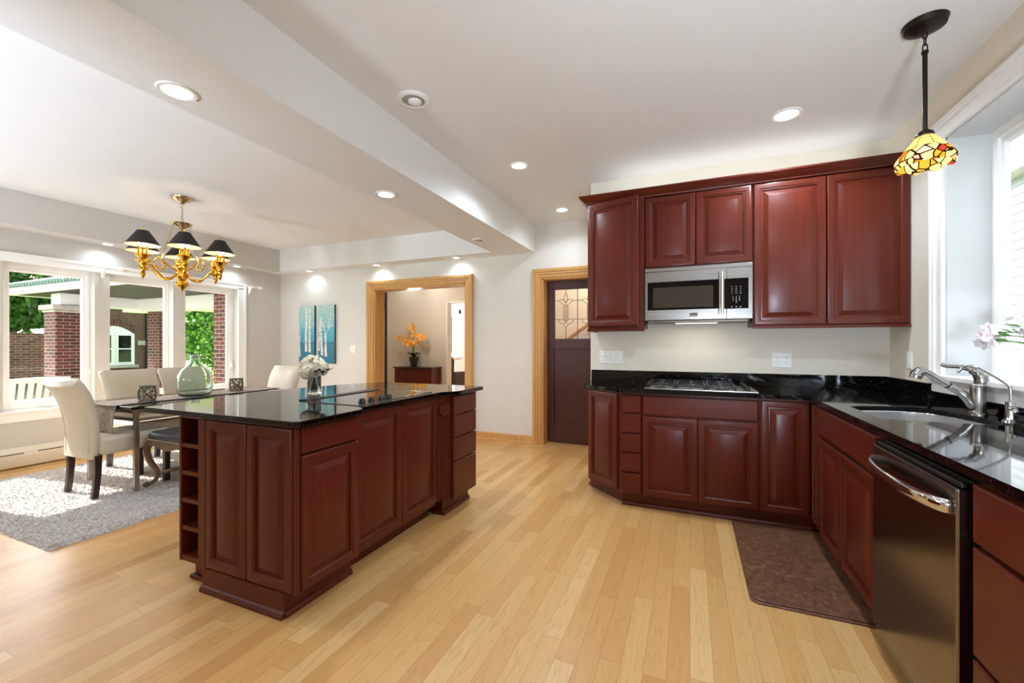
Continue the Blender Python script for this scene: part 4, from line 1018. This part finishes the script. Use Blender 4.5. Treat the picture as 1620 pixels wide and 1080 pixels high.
# runner over the near end
rw0, rw1 = -4.79, -4.40
prof = [(3.485, TZ + .004), (2.6, TZ + .004), (1.985, TZ + .004), (1.962, TZ - .004), (1.952, TZ - .04), (1.945, TZ - .15), (1.938, TZ - .205), (1.950, TZ - .235), (1.958, TZ - .25)]
m = MB(); ns = 14; random.seed(2)
P2 = catmull([(0, p[0], p[1]) for p in prof], 4)
for p in P2:
    for i in range(ns + 1):
        u = i / ns; wv = .008 * math.sin(u * 9 + 1) * (1 if p[2] < TZ - .02 else 0); m.v.append((rw0 + (rw1 - rw0) * u, p[1] + wv, p[2]))
for j in range(len(P2) - 1):
    for i in range(ns):
        a = j * (ns + 1) + i; m.f.append((a, a + 1, a + ns + 2, a + ns + 1))
RN = solo('table_runner', m, 'runner_cloth', 'taupe woven table runner hanging over the near end of the dining table', 'table runner', (-4.555, 2.7, TZ), smooth='all')
sm = RN.modifiers.new('solid', 'SOLIDIFY'); sm.thickness = .003; sm.offset = 1
# candle holders
def holder(label, x, y):
    t = thing('candle_holder', label, 'candle holder', (x, y, TZ + .0085), 0, 'lattice candle holders')
    R_, H = .062, .132; m = MB()
    for z in (.004, H - .004): m.lathe([(R_ - .004, z - .006), (R_ + .004, z - .006), (R_ + .004, z + .006), (R_ - .004, z + .006), (R_ - .004, z - .006)], seg=32)
    def cyl(pts, r=.0055): m.tube([(R_ * math.cos(a), R_ * math.sin(a), z) for a, z in pts], r, 6)
    for k in range(4):
        a = k * R90 + .3; d = R90
        cyl([(a + d * q / 8, .008 + (H - .016) * q / 8) for q in range(9)]); cyl([(a + d * q / 8, H - .008 - (H - .016) * q / 8) for q in range(9)])
        cyl([(a + .5 * d + .30 * d * math.cos(w), H / 2 + .045 * math.sin(w)) for w in [2 * PI * q / 12 for q in range(13)]], .0045)
        for z in (.03, H - .03): cyl([(a + .19 * d * math.cos(w), z + .02 * math.sin(w)) for w in [2 * PI * q / 10 for q in range(11)]], .004)
    part('lattice', m, 'lattice_metal', t, local=True, smooth=50)
    part('base', MB().lathe([(.0005, 0), (R_, 0), (R_, .004), (.0005, .004)], seg=28), 'lattice_metal', t, local=True)
    part('candle', MB().lathe([(.0005, .004), (.036, .004), (.036, .075), (.032, .079), (.0005, .078)], seg=20), 'candle_wax', t, local=True, smooth=40)
    return t
holder('pewter lattice candle holder left of the glass bottle on the table runner', -4.475, 2.215)
holder('pewter lattice candle holder right of the glass bottle on the table runner', -4.565, 3.08)
DJ = thing('glass_demijohn', 'large pale green glass demijohn bottle on the table runner', 'bottle', (-4.53, 2.64, TZ + .0085))
po = [(.0005, .004), (.10, .0), (.128, .012), (.143, .05), (.148, .11), (.147, .17), (.138, .215), (.112, .255), (.075, .285), (.050, .315), (.042, .345), (.041, .385), (.050, .392), (.050, .408), (.044, .412)]
pi_ = [(.038, .411), (.036, .385), (.037, .345), (.045, .315), (.070, .285), (.107, .253), (.133, .213), (.142, .17), (.143, .11), (.138, .05), (.122, .018), (.09, .010), (.0005, .012)]
part('bottle', MB().lathe(po + pi_, seg=48), 'bottle_glass', DJ, local=True, smooth='all')
# hydrangeas in a small glass vase on the island
HV = thing('hydrangea_vase', 'cream hydrangeas in a small clear glass vase on the island top', 'flower vase', (-2.345, 2.115, .9145))
part('vase', MB().lathe([(.0005, .004), (.038, 0), (.042, .01), (.044, .115), (.042, .118), (.040, .112), (.038, .014), (.0005, .012)], seg=28), 'clear_glass', HV, local=True, smooth='all')
m = MB()
for i in range(6):
    a = i * 1.05; m.tube([(.02 * math.cos(a), .02 * math.sin(a), .014), (-.012 * math.cos(a), -.012 * math.sin(a), .15)], .004, 6)
part('stems', m, 'stem_green', HV, local=True)
random.seed(21); m = MB()
for c, r, n in (((-.015, 0, .185), .078, 420), ((.065, -.01, .175), .05, 170), ((-.07, .01, .165), .048, 150), ((0, -.05, .155), .05, 150)):
    for k in range(n):
        d = Vector((random.gauss(0, 1), random.gauss(0, 1), random.gauss(0, 1))).normalized()
        petalflower(m, Vector(c) + d * r * random.uniform(.82, 1.05), random.uniform(.011, .016), d, 4)
part('blossoms', m, 'petal_cream', HV, local=True, recalc=False)
m = MB()
for a in (.3, .0, -.5):
    d = Vector((math.cos(a), math.sin(a), 0)); e = Vector((-d.y, d.x, 0)); rows = []
    for q in range(5):
        t_ = q / 4; p = d * (.03 + .115 * t_) + Vector((0, 0, .13 + .05 * t_)); w = .024 * math.sin(PI * min(1, t_ + .05)); rows += [p + e * w, p - e * w]
    m.add(rows, [(2 * q, 2 * q + 1, 2 * q + 3, 2 * q + 2) for q in range(4)])
part('leaves', m, 'leaf_dark', HV, local=True)

# cream parsons chairs; local: faces +y, origin on the floor under the seat centre
def make_chair(name, label, loc, rot):
    t = thing(name, label, 'dining chair', loc, rot, 'cream leather dining chairs')
    part('seat', MB().box(-.235, .235, -.20, .30, .33, .475), 'cream_leather', t, local=True, bevel=.03, segs=4, smooth=60)
    c = catmull([(0, -.225, .31), (0, -.222, .45), (0, -.232, .60), (0, -.270, .76), (0, -.325, .875), (0, -.372, .925)], 5)
    m = MB(); n = len(c); wd = [.215 + .03 * min(1, (i / (n - 1)) * 1.3) for i in range(n)]
    pr = []
    for i, p in enumerate(c):
        d = Vector(c[min(i + 1, n - 1)]) - Vector(c[max(i - 1, 0)]); d.normalize(); nn = Vector((0, d.z, -d.y)); th = .032 + .008 * (i / (n - 1))
        if i == n - 1: th = .02
        sx = [(-1, 0), (-.96, .6), (-.85, .95), (-.4, 1.08), (0, 1.1), (.4, 1.08), (.85, .95), (.96, .6), (1, 0), (.96, -.6), (.85, -.95), (.4, -1), (0, -1), (-.4, -1), (-.85, -.95), (-.96, -.6)]
        # slight wrap: outer edges curve forward
        for a, b in sx:
            q = Vector(p) + nn * (b * th); m.v.append((a * wd[i], q.y + .030 * a * a * (i / n), q.z + (.012 * a * a if i > n - 4 else 0)))
    k = 16
    for i in range(n - 1):
        for j in range(k): m.f.append((i * k + j, i * k + (j + 1) % k, (i + 1) * k + (j + 1) % k, (i + 1) * k + j))
    m.f += [tuple(range(k))[::-1], tuple(range((n - 1) * k, n * k))]
    b_ = part('backrest', m, 'cream_leather', t, local=True, smooth=60)
    m = MB(); s1 = []; 
    for s_ in (-1, 1): m.tube([(s_ * .185, Vector(c[i]).y - .036 + .02 * i / n, c[i][2]) for i in range(2, n - 4)], .0022, 6)
    m.tube([(-.185, c[n - 5][1] - .028, c[n - 5][2]), (.185, c[n - 5][1] - .028, c[n - 5][2])], .0022, 6)
    part('back_seam', m, 'candle_wax', b_, local=True)
    for s_ in (-1, 1):
        part('leg', MB().box(s_ * .205 - .021, s_ * .205 + .021, .255, .297, 0, .335), 'dark_leg_wood', t, local=True, bevel=.003)
        pts = [(-.180, .335), (-.228, .335), (-.226, .2), (-.236, .06), (-.246, 0), (-.206, 0), (-.198, .06), (-.186, .2)]
        part('leg', MB().prism(pts, s_ * .205 - .021, s_ * .205 + .021, 'x'), 'dark_leg_wood', t, local=True, bevel=.003)
    return t
c1 = make_chair('dining_chair', 'cream leather dining chair at the near table end, back to the camera', (-4.55, 2.02, RUG), 0)
place(c1, 'cream leather dining chair on the window side, left of the glass bottle', (-5.13, 2.535, RUG), -R90)
place(c1, 'cream leather dining chair on the window side, half hidden behind the glass bottle', (-5.13, 3.045, RUG), -R90)
place(c1, 'cream leather dining chair at the far end of the table, facing the camera', (-4.59, 3.42, RUG), PI)

# carved stool
ST = thing('carved_stool', 'dark leather stool with nailheads and carved silver cabriole legs beside the table', 'stool', (-4.03, 2.36, RUG))
part('seat', MB().box(-.26, .26, -.24, .24, .395, .475), 'dark_leather', ST, local=True, bevel=.035, segs=4, smooth=60)
m = MB()
for i in range(26):
    a = -.245 + .49 * i / 25
    for y in (-.242, .242): m.ball((a, y, .408), .0065, 6, 4)
    b = -.225 + .45 * i / 25
    for x in (-.262, .262): m.ball((x, b, .408), .0065, 6, 4)
part('nailheads', m, 'champagne_metal', ST, local=True)
m = MB()
for y in (-.222, .222): m.prism([(-.245, .40), (.245, .40), (.245, .345), (.15, .355), (.07, .335), (0, .325), (-.07, .335), (-.15, .355), (-.245, .345)], y - .018, y + .018, 'y')
for x in (-.24, .24): m.prism([(-.22, .40), (.22, .40), (.22, .345), (.13, .355), (.06, .335), (0, .325), (-.06, .335), (-.13, .355), (-.22, .345)], x - .018, x + .018, 'x')
part('apron', m, 'carved_silver', ST, local=True, bevel=.006)
for sx in (-1, 1):
    for sy in (-1, 1):
        p = catmull([(sx * .235, sy * .215, .39), (sx * .262, sy * .24, .32), (sx * .245, sy * .225, .22), (sx * .205, sy * .19, .12), (sx * .215, sy * .2, .055), (sx * .262, sy * .245, .014)], 5)
        n = len(p); part('leg', MB().tube(p, [.033 - .016 * min(1, i / (n * .7)) for i in range(n)], 12).ball((sx * .262, sy * .245, .022), .026, 10, 7), 'carved_silver', ST, local=True, smooth='all')
m = MB()
for sx in (-1, 1): m.tube(catmull([(sx * .21, -.195, .10), (sx * .12, -.06, .13), (0, 0, .15), (-sx * .12, .06, .13), (-sx * .21, .195, .10)], 5), .016, 10)
m.ball((0, 0, .16), .03, 12, 8)
part('stretcher', m, 'carved_silver', ST, local=True, smooth='all')

# paintings
def painting(label, x0, x1, z0, z1, trunks):
    t = thing('birch_painting', label, 'painting', ((x0 + x1) / 2, YF - .02, z0), 0, 'birch canvases')
    part('canvas', MB().box(x0, x1, YF - .036, YF - .001, z0, z1), 'canvas_edge', t)
    part('painted_face', MB().box(x0, x1, YF - .038, YF - .036, z0, z1), 'birch_canvas', t)
    for (a, za, b, zb, w) in trunks:
        m = MB(); n = 8; v = []
        for i in range(n + 1):
            u = i / n; xx = x0 + a + (b - a) * u + .003 * math.sin(u * 9 + a * 90); zz = z0 + za + (zb - za) * u; ww = w * (1.1 - .45 * u)
            v += [(xx - ww, YF - .0395, zz), (xx + ww, YF - .0395, zz), (xx + ww, YF - .038, zz), (xx - ww, YF - .038, zz)]
        f = [(i * 4 + q, i * 4 + (q + 1) % 4, i * 4 + 4 + (q + 1) % 4, i * 4 + 4 + q) for i in range(n) for q in range(4)] + [(0, 1, 2, 3), (n * 4, n * 4 + 1, n * 4 + 2, n * 4 + 3)]
        m.add(v, f); part('painted_trunk', m, 'birch_bark', t)
painting('left canvas of the birch tree pair, two straight white trunks', -5.835, -5.50, .952, 1.866, [(.02, .10, .015, .60, .012), (.155, .18, .165, .88, .024), (.235, .17, .235, .90, .02)])
painting('right canvas of the birch tree pair, trunks leaning and forking', -5.42, -5.082, .948, 1.867, [(.02, .20, .03, .62, .012), (.085, .13, .05, .72, .022), (.165, .11, .155, .50, .022), (.155, .48, .09, .66, .012), (.16, .46, .29, .62, .010), (.2, .5, .28, .80, .008)])

# heater
HT = thing('baseboard_heater', 'long cream baseboard heater along the window wall', 'heater', (XW, 2.9, 0))
part('cover', MB().prism([(XW + .001, .01), (XW + .055, .01), (XW + .06, .03), (XW + .065, .12), (XW + .058, .165), (XW + .02, .205), (XW + .001, .205)], 0.6, 4.93, 'y'), 'heater_enamel', HT, bevel=.003)
for a in range(9):
    y = .75 + a * .46
    part('louver_slot', MB().box(XW + .052, XW + .064, y, y + .36, .142, .150, Matrix.Identity(4)), 'dark_slot', HT)

# curtain rod brackets
def bracket(label, y):
    t = thing('curtain_rod_bracket', label, 'bracket', (XW, y, 2.1), 0, 'white curtain rod brackets')
    part('arm', MB().prism([(0.0, -.09), (.03, -.06), (.06, .0), (.085, .02), (.085, .035), (0, .035)], -.012, .012, 'y', Matrix.Translation((.037, 0, 0))), 'white_trim', t, local=True, bevel=.004)
    part('rod', MB().tube([(.10, -.06, .03), (.10, .12, .03)], .013, 12), 'white_trim', t, local=True, smooth=40)
    part('finial', MB().lathe([(.0005, .05), (.02, .042), (.027, .02), (.02, 0.0), (.014, -.012)], seg=16, M=Matrix.Translation((.10, .125, .03)) @ Matrix.Rotation(-R90, 4, 'X')), 'white_trim', t, local=True, smooth=50)
bracket('white curtain rod bracket with finial at the right end of the window header', 4.42)
bracket('white curtain rod bracket on the window header above the first post', 2.66)

# chandelier
CH = thing('chandelier', 'brass chandelier with six black cone shades over the dining table', 'chandelier', (-4.745, 2.646, 0))
part('canopy', MB().lathe([(.0005, 2.672), (.02, 2.672), (.03, 2.685), (.075, 2.71), (.09, 2.725), (.092, CEIL)], seg=28), 'champagne_metal', CH, local=True, smooth=40)
m = MB()
for i in range(6):
    z = 2.655 - i * .026; a = (i % 2) * R90
    m.tube([(.009 * math.cos(w) * math.cos(a), .009 * math.cos(w) * math.sin(a), z + .019 * math.sin(w)) for w in [2 * PI * q / 12 for q in range(12)]], .0026, 6, closed=True)
m.tube([(.026 * math.cos(w), 0, 2.496 + .026 * math.sin(w)) for w in [2 * PI * q / 16 for q in range(16)]], .003, 6, closed=True)
part('chain', m, 'champagne_metal', CH, local=True, smooth='all')
part('crown_dish', MB().lathe([(.0005, 2.40), (.02, 2.41), (.03, 2.43), (.075, 2.45), (.088, 2.47), (.084, 2.474), (.04, 2.468), (.0005, 2.472)], seg=28), 'champagne_metal', CH, local=True, smooth=40)
part('column', MB().lathe([(.0005, 1.775), (.006, 1.79), (.010, 1.80), (.022, 1.815), (.05, 1.84), (.058, 1.862), (.045, 1.885), (.03, 1.90), (.048, 1.925), (.058, 1.95), (.05, 1.975), (.03, 1.99), (.045, 2.02), (.05, 2.06), (.032, 2.09), (.02, 2.11), (.026, 2.135), (.012, 2.15), (.007, 2.18), (.007, 2.41)], seg=28), 'brass', CH, local=True, smooth=60)
for k in range(3):
    a = k * 2 * PI / 3 + .35; ca, sa = math.cos(a), math.sin(a)
    part('support_rod', MB().tube([(.078 * ca, .078 * sa, 2.45), (.17 * ca, .17 * sa, 2.075)], .006, 10).ball((.125 * ca, .125 * sa, 2.26), .011, 8, 6), 'champagne_metal', CH, local=True, smooth=60)
    pts = [(.17 + (.012 + .0045 * q) * math.cos(q * .5 + 1.6), 2.035 + (.012 + .0045 * q) * math.sin(q * .5 + 1.6)) for q in range(13)]
    pts = catmull([(p[0], 0, p[1]) for p in pts] + [(.10, 0, 2.02), (.05, 0, 2.0)], 3)
    part('scroll', MB().tube([(p[0] * ca, p[0] * sa, p[2]) for p in pts], .008, 8), 'brass', CH, local=True, smooth='all')
for k in range(6):
    a = k * PI / 3 + math.radians(34); ca, sa = math.cos(a), math.sin(a); R_ = .345
    def rad(p): return [(q[0] * ca, q[0] * sa, q[2]) for q in p]
    p = catmull([(.05, 0, 1.955), (.10, 0, 1.91), (.17, 0, 1.905), (.23, 0, 1.955), (.27, 0, 2.0), (.31, 0, 2.005), (R_, 0, 1.975)], 5)
    ar = part('arm', MB().tube(rad(p), .0085, 10), 'brass', CH, local=True, smooth='all')
    part('cup', MB().lathe([(.0005, 1.90), (.006, 1.915), (.014, 1.93), (.022, 1.955), (.016, 1.975), (.028, 2.0), (.036, 2.03), (.024, 2.05), (.05, 2.075), (.064, 2.088), (.06, 2.095), (.0005, 2.092)], (R_ * ca, R_ * sa, 0), 20), 'brass', ar, local=True, smooth=60)
    m = MB(); gl = MB()
    for q in range(3):
        b = a + q * 2 * PI / 3; cx_, cy_ = R_ * ca + .032 * math.cos(b), R_ * sa + .032 * math.sin(b)
        m.tube([(cx_, cy_, 2.09), (cx_, cy_, 2.165)], .011, 10); gl.ball((cx_, cy_, 2.195), .013, 8, 7, (1, 1, 2.0))
    m.tube([(R_ * ca, R_ * sa, 2.09), (R_ * ca, R_ * sa, 2.335)], .003, 6); m.ball((R_ * ca, R_ * sa, 2.342), .008, 8, 6)
    part('candle_tubes', m, 'brass', ar, local=True, smooth=50); part('bulbs', gl, 'bulb_warm', ar, local=True, smooth='all')
    s_ = part('lamp_shade', MB().lathe([(.133, 2.178), (.045, 2.315)], (R_ * ca, R_ * sa, 0), 32), 'black_shade', CH, local=True, smooth='all', recalc=False)
    part('shade_lining', MB().lathe([(.131, 2.179), (.0437, 2.314), (.0437, 2.312)], (R_ * ca, R_ * sa, 0), 32), 'shade_lining', s_, local=True, smooth='all', recalc=False)
    lamp('POINT', CH, (R_ * ca, R_ * sa, 2.185), 2.0, (1, .80, .52), .03)

# flowers on the kitchen window stool
FV = thing('alstroemeria_vase', 'pale pink alstroemeria leaning out of a glass vase on the kitchen window sill', 'flower vase', (1.43, 2.52, WZ0 + .0245))
part('vase', MB().lathe([(.0005, .004), (.032, 0), (.036, .01), (.030, .06), (.026, .10), (.034, .15), (.032, .15), (.024, .10), (.028, .06), (.033, .012), (.0005, .012)], seg=24), 'clear_glass', FV, local=True, smooth='all')
random.seed(31); m = MB(); lf = MB(); fl = MB()
for i, tip in enumerate(((-.15, .13, .215), (-.12, .17, .23), (-.09, .10, .255), (-.05, .16, .275), (.04, .02, .30), (-.02, -.08, .27), (-.17, .10, .19))):
    p = catmull([(0, 0, .015), (.005, -.005, .14), (tip[0] * .5, tip[1] * .5, tip[2] * .96), tip], 6); m.tube(p, .003, 6)
    for q in range(4): petalflower(fl, Vector(tip) + Vector((random.uniform(-.03, .03), random.uniform(-.03, .03), random.uniform(-.03, .025))), random.uniform(.026, .038), (-1 + random.uniform(-.5, .5), random.uniform(-.9, .5), random.uniform(-.5, .3)), 6)
    for q in (8, 11, 14):
        c = Vector(p[q]); d = Vector((random.uniform(-1, .3), random.uniform(-.5, 1), random.uniform(.0, .7))).normalized(); e = d.orthogonal().normalized() * .010; L_ = random.uniform(.06, .1)
        lf.add([c, c + d * L_ * .4 + e, c + d * L_, c + d * L_ * .4 - e], [(0, 1, 2, 3)])
part('stems', m, 'stem_green', FV, local=True, smooth='all'); part('leaves', lf, 'stem_green', FV, local=True, recalc=False); part('blossoms', fl, 'petal_blush', FV, local=True, recalc=False)

# ================================================================== outdoors
GZ = -.35
o = struct('ground_lawn', MB().box(-60, 40, -40, 60, GZ - .3, GZ - .05), 'lawn_green')
struct('ground_terrace', MB().box(-13.5, -6.5, -6, 12, GZ - .1, GZ), 'patio_paving')
struct('ground_bounce', MB().box(-6.49, 7, -16, 14, GZ - .1, GZ - .01), 'patio_paving')  # paving added out of view to bounce neutral light indoors
NH = thing('reflector_house', 'added pale grey house bouncing sunlight into the kitchen window', 'house', (8, 1, GZ))  # house added to bounce sunlight indoors and whiten the window view
m = MB().box(7, 12, -6, 24, GZ, 5.2)
for i in range(26): m.box(6.975, 7, -6, 24, GZ + .02 + i * .21, GZ + .05 + i * .21)
part('siding', m, 'grey_siding', NH)
part('roof', MB().prism([(6.6, 5.1), (9.5, 7.2), (12.4, 5.1)], -6.3, 24.3, 'y'), 'stone', NH)
def pier(label, x0, x1, y0, y1, zt):
    t = thing('brick_pier', label, 'pier', ((x0 + x1) / 2, (y0 + y1) / 2, GZ), 0, 'porch piers')
    part('shaft', MB().box(x0, x1, y0, y1, GZ, zt), 'brick_red', t)
    m = MB().box(x0 - .03, x1 + .03, y0 - .03, y1 + .03, zt, zt + .05).box(x0 - .07, x1 + .07, y0 - .07, y1 + .07, zt + .05, zt + .16)
    part('cap', m, 'stone', t, bevel=.02); return t
pier('red brick porch pier seen through the leftmost window pane', -12.95, -12.45, 4.51, 5.25, 1.94)
pier('red brick porch pier seen at the right of the middle window pane', -12.55, -12.05, 6.22, 6.8, 2.10)
pier('red brick porch pier close to the house in the right window pane', -7.95, -7.55, 4.95, 5.5, 2.34)
PR = thing('porch_roof', 'white porch roof with brown board ceiling and green tiles outside the dining windows', 'porch', (-10.5, 7, 2.3))
part('ceiling_boards', MB().box(-14.0, -6.55, 4.35, 9.5, 2.36, 2.40), 'porch_boards', PR)
part('fascia', MB().box(-14.05, -6.55, 4.28, 4.35, 2.34, 2.46).box(-14.1, -6.55, 4.22, 4.30, 2.41, 2.47).box(-14.1, -14.0, 4.22, 9.5, 2.35, 2.47), 'white_siding', PR, bevel=.01)
part('roof_deck', MB().prism([(4.25, 2.475), (9.5, 4.3), (9.5, 4.2), (4.25, 2.465)], -14.1, -6.55, 'x'), 'stone', PR)
m = MB()
for i in range(60):
    x = -14.05 + i * .127
    m.tube([(x, 4.18, 2.51), (x, 9.4, 4.32)], .05, 8)
part('roof_tiles', m, 'roof_tile', PR, smooth=40)
part('beam', MB().box(-13.2, -6.6, 6.0, 6.45, 2.06, 2.36).box(-12.9, -12.5, 4.6, 6.0, 2.11, 2.36), 'white_siding', PR, bevel=.01)
part('cream_soffit', MB().box(-14, -6.6, 6.46, 9.4, 2.27, 2.35), 'cream_siding', PR)
part('far_beam', MB().box(-14, -6.6, 9.3, 9.5, 1.78, 2.36).box(-14.0, -13.7, 9.25, 9.5, GZ, 1.78), 'white_siding', PR)
t = thing('porch_light', 'lit square flush light on the porch ceiling', 'porch light', (-9.75, 7.2, 2.27))
part('frame', MB().box(-.17, .17, -.17, .17, -.03, -.001), 'bronze', t, local=True); part('glass', MB().box(-.15, .15, -.15, .15, -.11, -.031), 'bulb_soft', t, local=True, bevel=.01)
# neighbour's building and garden wall
NB = thing('brick_building', 'brown brick neighbouring building with an arched white window', 'building', (-29, 14, GZ))
part('wall', MB().box(-30, -28, 11.2, 15.2, GZ, 6.5), 'brick_brown', NB)
wa, wb, wz0, wz1 = 11.45, 13.25, .15, 1.95
poly = [(wa, wz0), (wb, wz0), (wb, wz1 - .15)] + [(wb - (wb - wa) * q / 10, wz1 - .15 + .42 * math.sin(PI * q / 10)) for q in range(1, 10)] + [(wa, wz1 - .15)]
w_ = part('window', MB().prism(poly, -28.0, -27.95, 'x'), 'white_siding', NB, bevel=.01)
m = MB(); v = []
for q in range(15):
    a = q / 14; v.append((a))
for q in range(14):
    y = wb + .1 - (wb - wa + .2) * (q + .5) / 14; z = wz1 - .02 + .42 * math.sin(PI * (q + .5) / 14)
    m.box(-28, -27.97, y - .045, y + .045, z, z + .26)
part('brick_arch', m, 'brick_red', NB)
for a, b in ((11.62, 12.22), (12.52, 13.08)):
    for z0, z1 in ((.30, .98), (1.04, 1.72)):
        s_ = part('pane', MB().box(-27.95, -27.93, a, b, z0, z1), 'black_glass', w_)
    fr = MB(); fr.box(-27.95, -27.90, a - .06, a, .24, 1.78); fr.box(-27.95, -27.90, b, b + .06, .24, 1.78); fr.box(-27.95, -27.90, a, b, .98, 1.04); fr.box(-27.95, -27.90, a, b, .24, .30); fr.box(-27.95, -27.90, a, b, 1.72, 1.78)
    part('sash', fr, 'white_siding', w_)
part('sill', MB().box(-28, -27.85, wa - .1, wb + .15, .0, .15), 'stone', NB)
part('stone_block', MB().box(-28, -27.95, 13.4, 13.75, 1.2, 1.45), 'stone', NB)
part('downpipe', MB().tube([(-27.95, 13.8, GZ), (-27.95, 13.8, 6)], .05, 8), 'black_iron', NB)
solo('garden_wall', MB().box(-19.3, -19, 1.5, 7.9, GZ, 1.60), 'brick_brown', 'low brown brick garden wall below the dark green tree', 'wall', (-19.15, 5, GZ))
def foliage(m, c, r, n, size, sq=(1, 1, 1)):
    for k in range(n):
        d = Vector((random.gauss(0, 1), random.gauss(0, 1), random.gauss(0, 1))).normalized() * (random.random() ** .35)
        p = Vector((c[0] + d.x * r * sq[0], c[1] + d.y * r * sq[1], c[2] + d.z * r * sq[2]))
        a = Vector((random.gauss(0, 1), random.gauss(0, 1), random.gauss(0, 1))).normalized(); b = a.orthogonal().normalized(); s_ = size * random.uniform(.6, 1.3)
        m.add([p - a * s_, p + b * s_ * .5, p + a * s_, p - b * s_ * .5], [(0, 1, 2, 3)])
def tree(label, x, y, h, r, mat, cat='tree', n=2600, size=.22, blobs=5):
    random.seed(int(abs(x * 7 + y * 13)))
    t = thing('garden_tree', label, cat, (x, y, GZ))
    part('trunk', MB().tube([(x, y, GZ - .05), (x + .1, y, GZ + h * .4), (x, y + .1, GZ + h * .8)], [.22, .16, .06], 10), 'soil', t)
    m = MB()
    for i in range(blobs): foliage(m, (x + random.uniform(-.5, .5) * r, y + random.uniform(-.5, .5) * r, GZ + h * random.uniform(.35, .85)), r * random.uniform(.55, .8), n // blobs, size)
    part('crown', m, mat, t, recalc=False); return t
tree('dark green leafy tree above the brick garden wall, left window pane', -24.5, 7.6, 4.6, 2.6, 'leaf_deep', n=12000, size=.15)
tree('bright green sunlit tree beyond the porch, right window pane', -22.6, 14.2, 5.0, 2.6, 'leaf_bright', n=12000, size=.12)
tree('tall green tree far beyond the porch, behind the sunlit one', -31.0, 22.0, 7.5, 3.6, 'leaf_deep', n=9000, size=.2)
tree('green tree outside the sitting room window', -10.5, 15.5, 5.0, 2.2, 'leaf_deep', n=3200, size=.2)
random.seed(77)
HG = thing('hedge', 'yellow-green clipped hedge beyond the porch', 'hedge', (-15.5, 11.5, GZ))
m = MB()
for i in range(7): foliage(m, (-14.6 - i * .5, 9.9 + i * .3, .05), .72, 420, .09, (1, 1, .85))
part('foliage', m, 'leaf_hedge', HG, recalc=False)
m = MB()
for i in range(7): m.tube([(-14.6 - i * .5, 9.9 + i * .3, GZ - .05), (-14.6 - i * .5, 9.9 + i * .3, .2)], .03, 6)
part('stems', m, 'soil', HG)
# railing and patio chairs
IR = thing('iron_railing', 'black iron picket railing at the edge of the terrace', 'railing', (-10.2, 3.2, GZ))
m = MB().box(-10.22, -10.18, 1.6, 5.6, .60, .63).box(-10.22, -10.18, 1.6, 5.6, GZ + .1, GZ + .13)
part('rails', m, 'black_iron', IR)
for i in range(38): part('picket', MB().box(-10.21, -10.19, 1.65 + i * .105, 1.67 + i * .105, GZ, .60), 'black_iron', IR)
def patio(label, x, y, r):
    t = thing('patio_chair', label, 'patio chair', (x, y, GZ), r, 'wicker patio chairs')
    m = MB(); n = 8; pr = catmull([(0, -.26, .38), (0, -.30, .65), (0, -.36, .90), (0, -.42, 1.10)], 3); v = []
    for p in pr:
        for i in range(25): u = i / 24 * 2 - 1; v.append((u * (.33 + .03 * (p[2] - .4)), p[1] + .06 * u * u, p[2] + .02 * (u * u if p[2] > 1 else 0)))
    k = len(v)
    v2 = v + [(a, b + .03, c) for a, b, c in v]; f = []
    for j in range(len(pr) - 1):
        for i in range(24):
            if i % 3 == 2 and j < len(pr) - 2: continue
            a = j * 25 + i; f.append((a, a + 1, a + 26, a + 25)); f.append((k + a, k + a + 25, k + a + 26, k + a + 1))
    m.add(v2, f); part('backrest', m, 'wicker', t, local=True, smooth='all', recalc=False)
    part('back_rim', MB().tube([(-.33, -.2, .38), (-.345, -.28, .8), (-.35, -.37, 1.10), (0, -.42, 1.115), (.35, -.37, 1.10), (.345, -.28, .8), (.33, -.2, .38)], .022, 8), 'wicker', t, local=True, smooth=50)
    part('seat', MB().box(-.31, .31, -.27, .33, .34, .42), 'wicker', t, local=True, bevel=.02)
    for s_ in (-1, 1):
        part('arm', MB().tube([(s_ * .34, -.28, .66), (s_ * .36, .1, .66), (s_ * .35, .31, .62), (s_ * .33, .31, .02)], .02, 8), 'wicker', t, local=True)
        part('leg', MB().tube([(s_ * .3, -.25, .36), (s_ * .32, -.32, 0)], .02, 8), 'wicker', t, local=True)
    return t
p1 = patio('white wicker patio chair outside the left window pane', -8.95, 2.90, math.radians(92))
place(p1, 'white wicker patio chair outside, half hidden by the first window post', (-9.6, 4.12, GZ), math.radians(95))
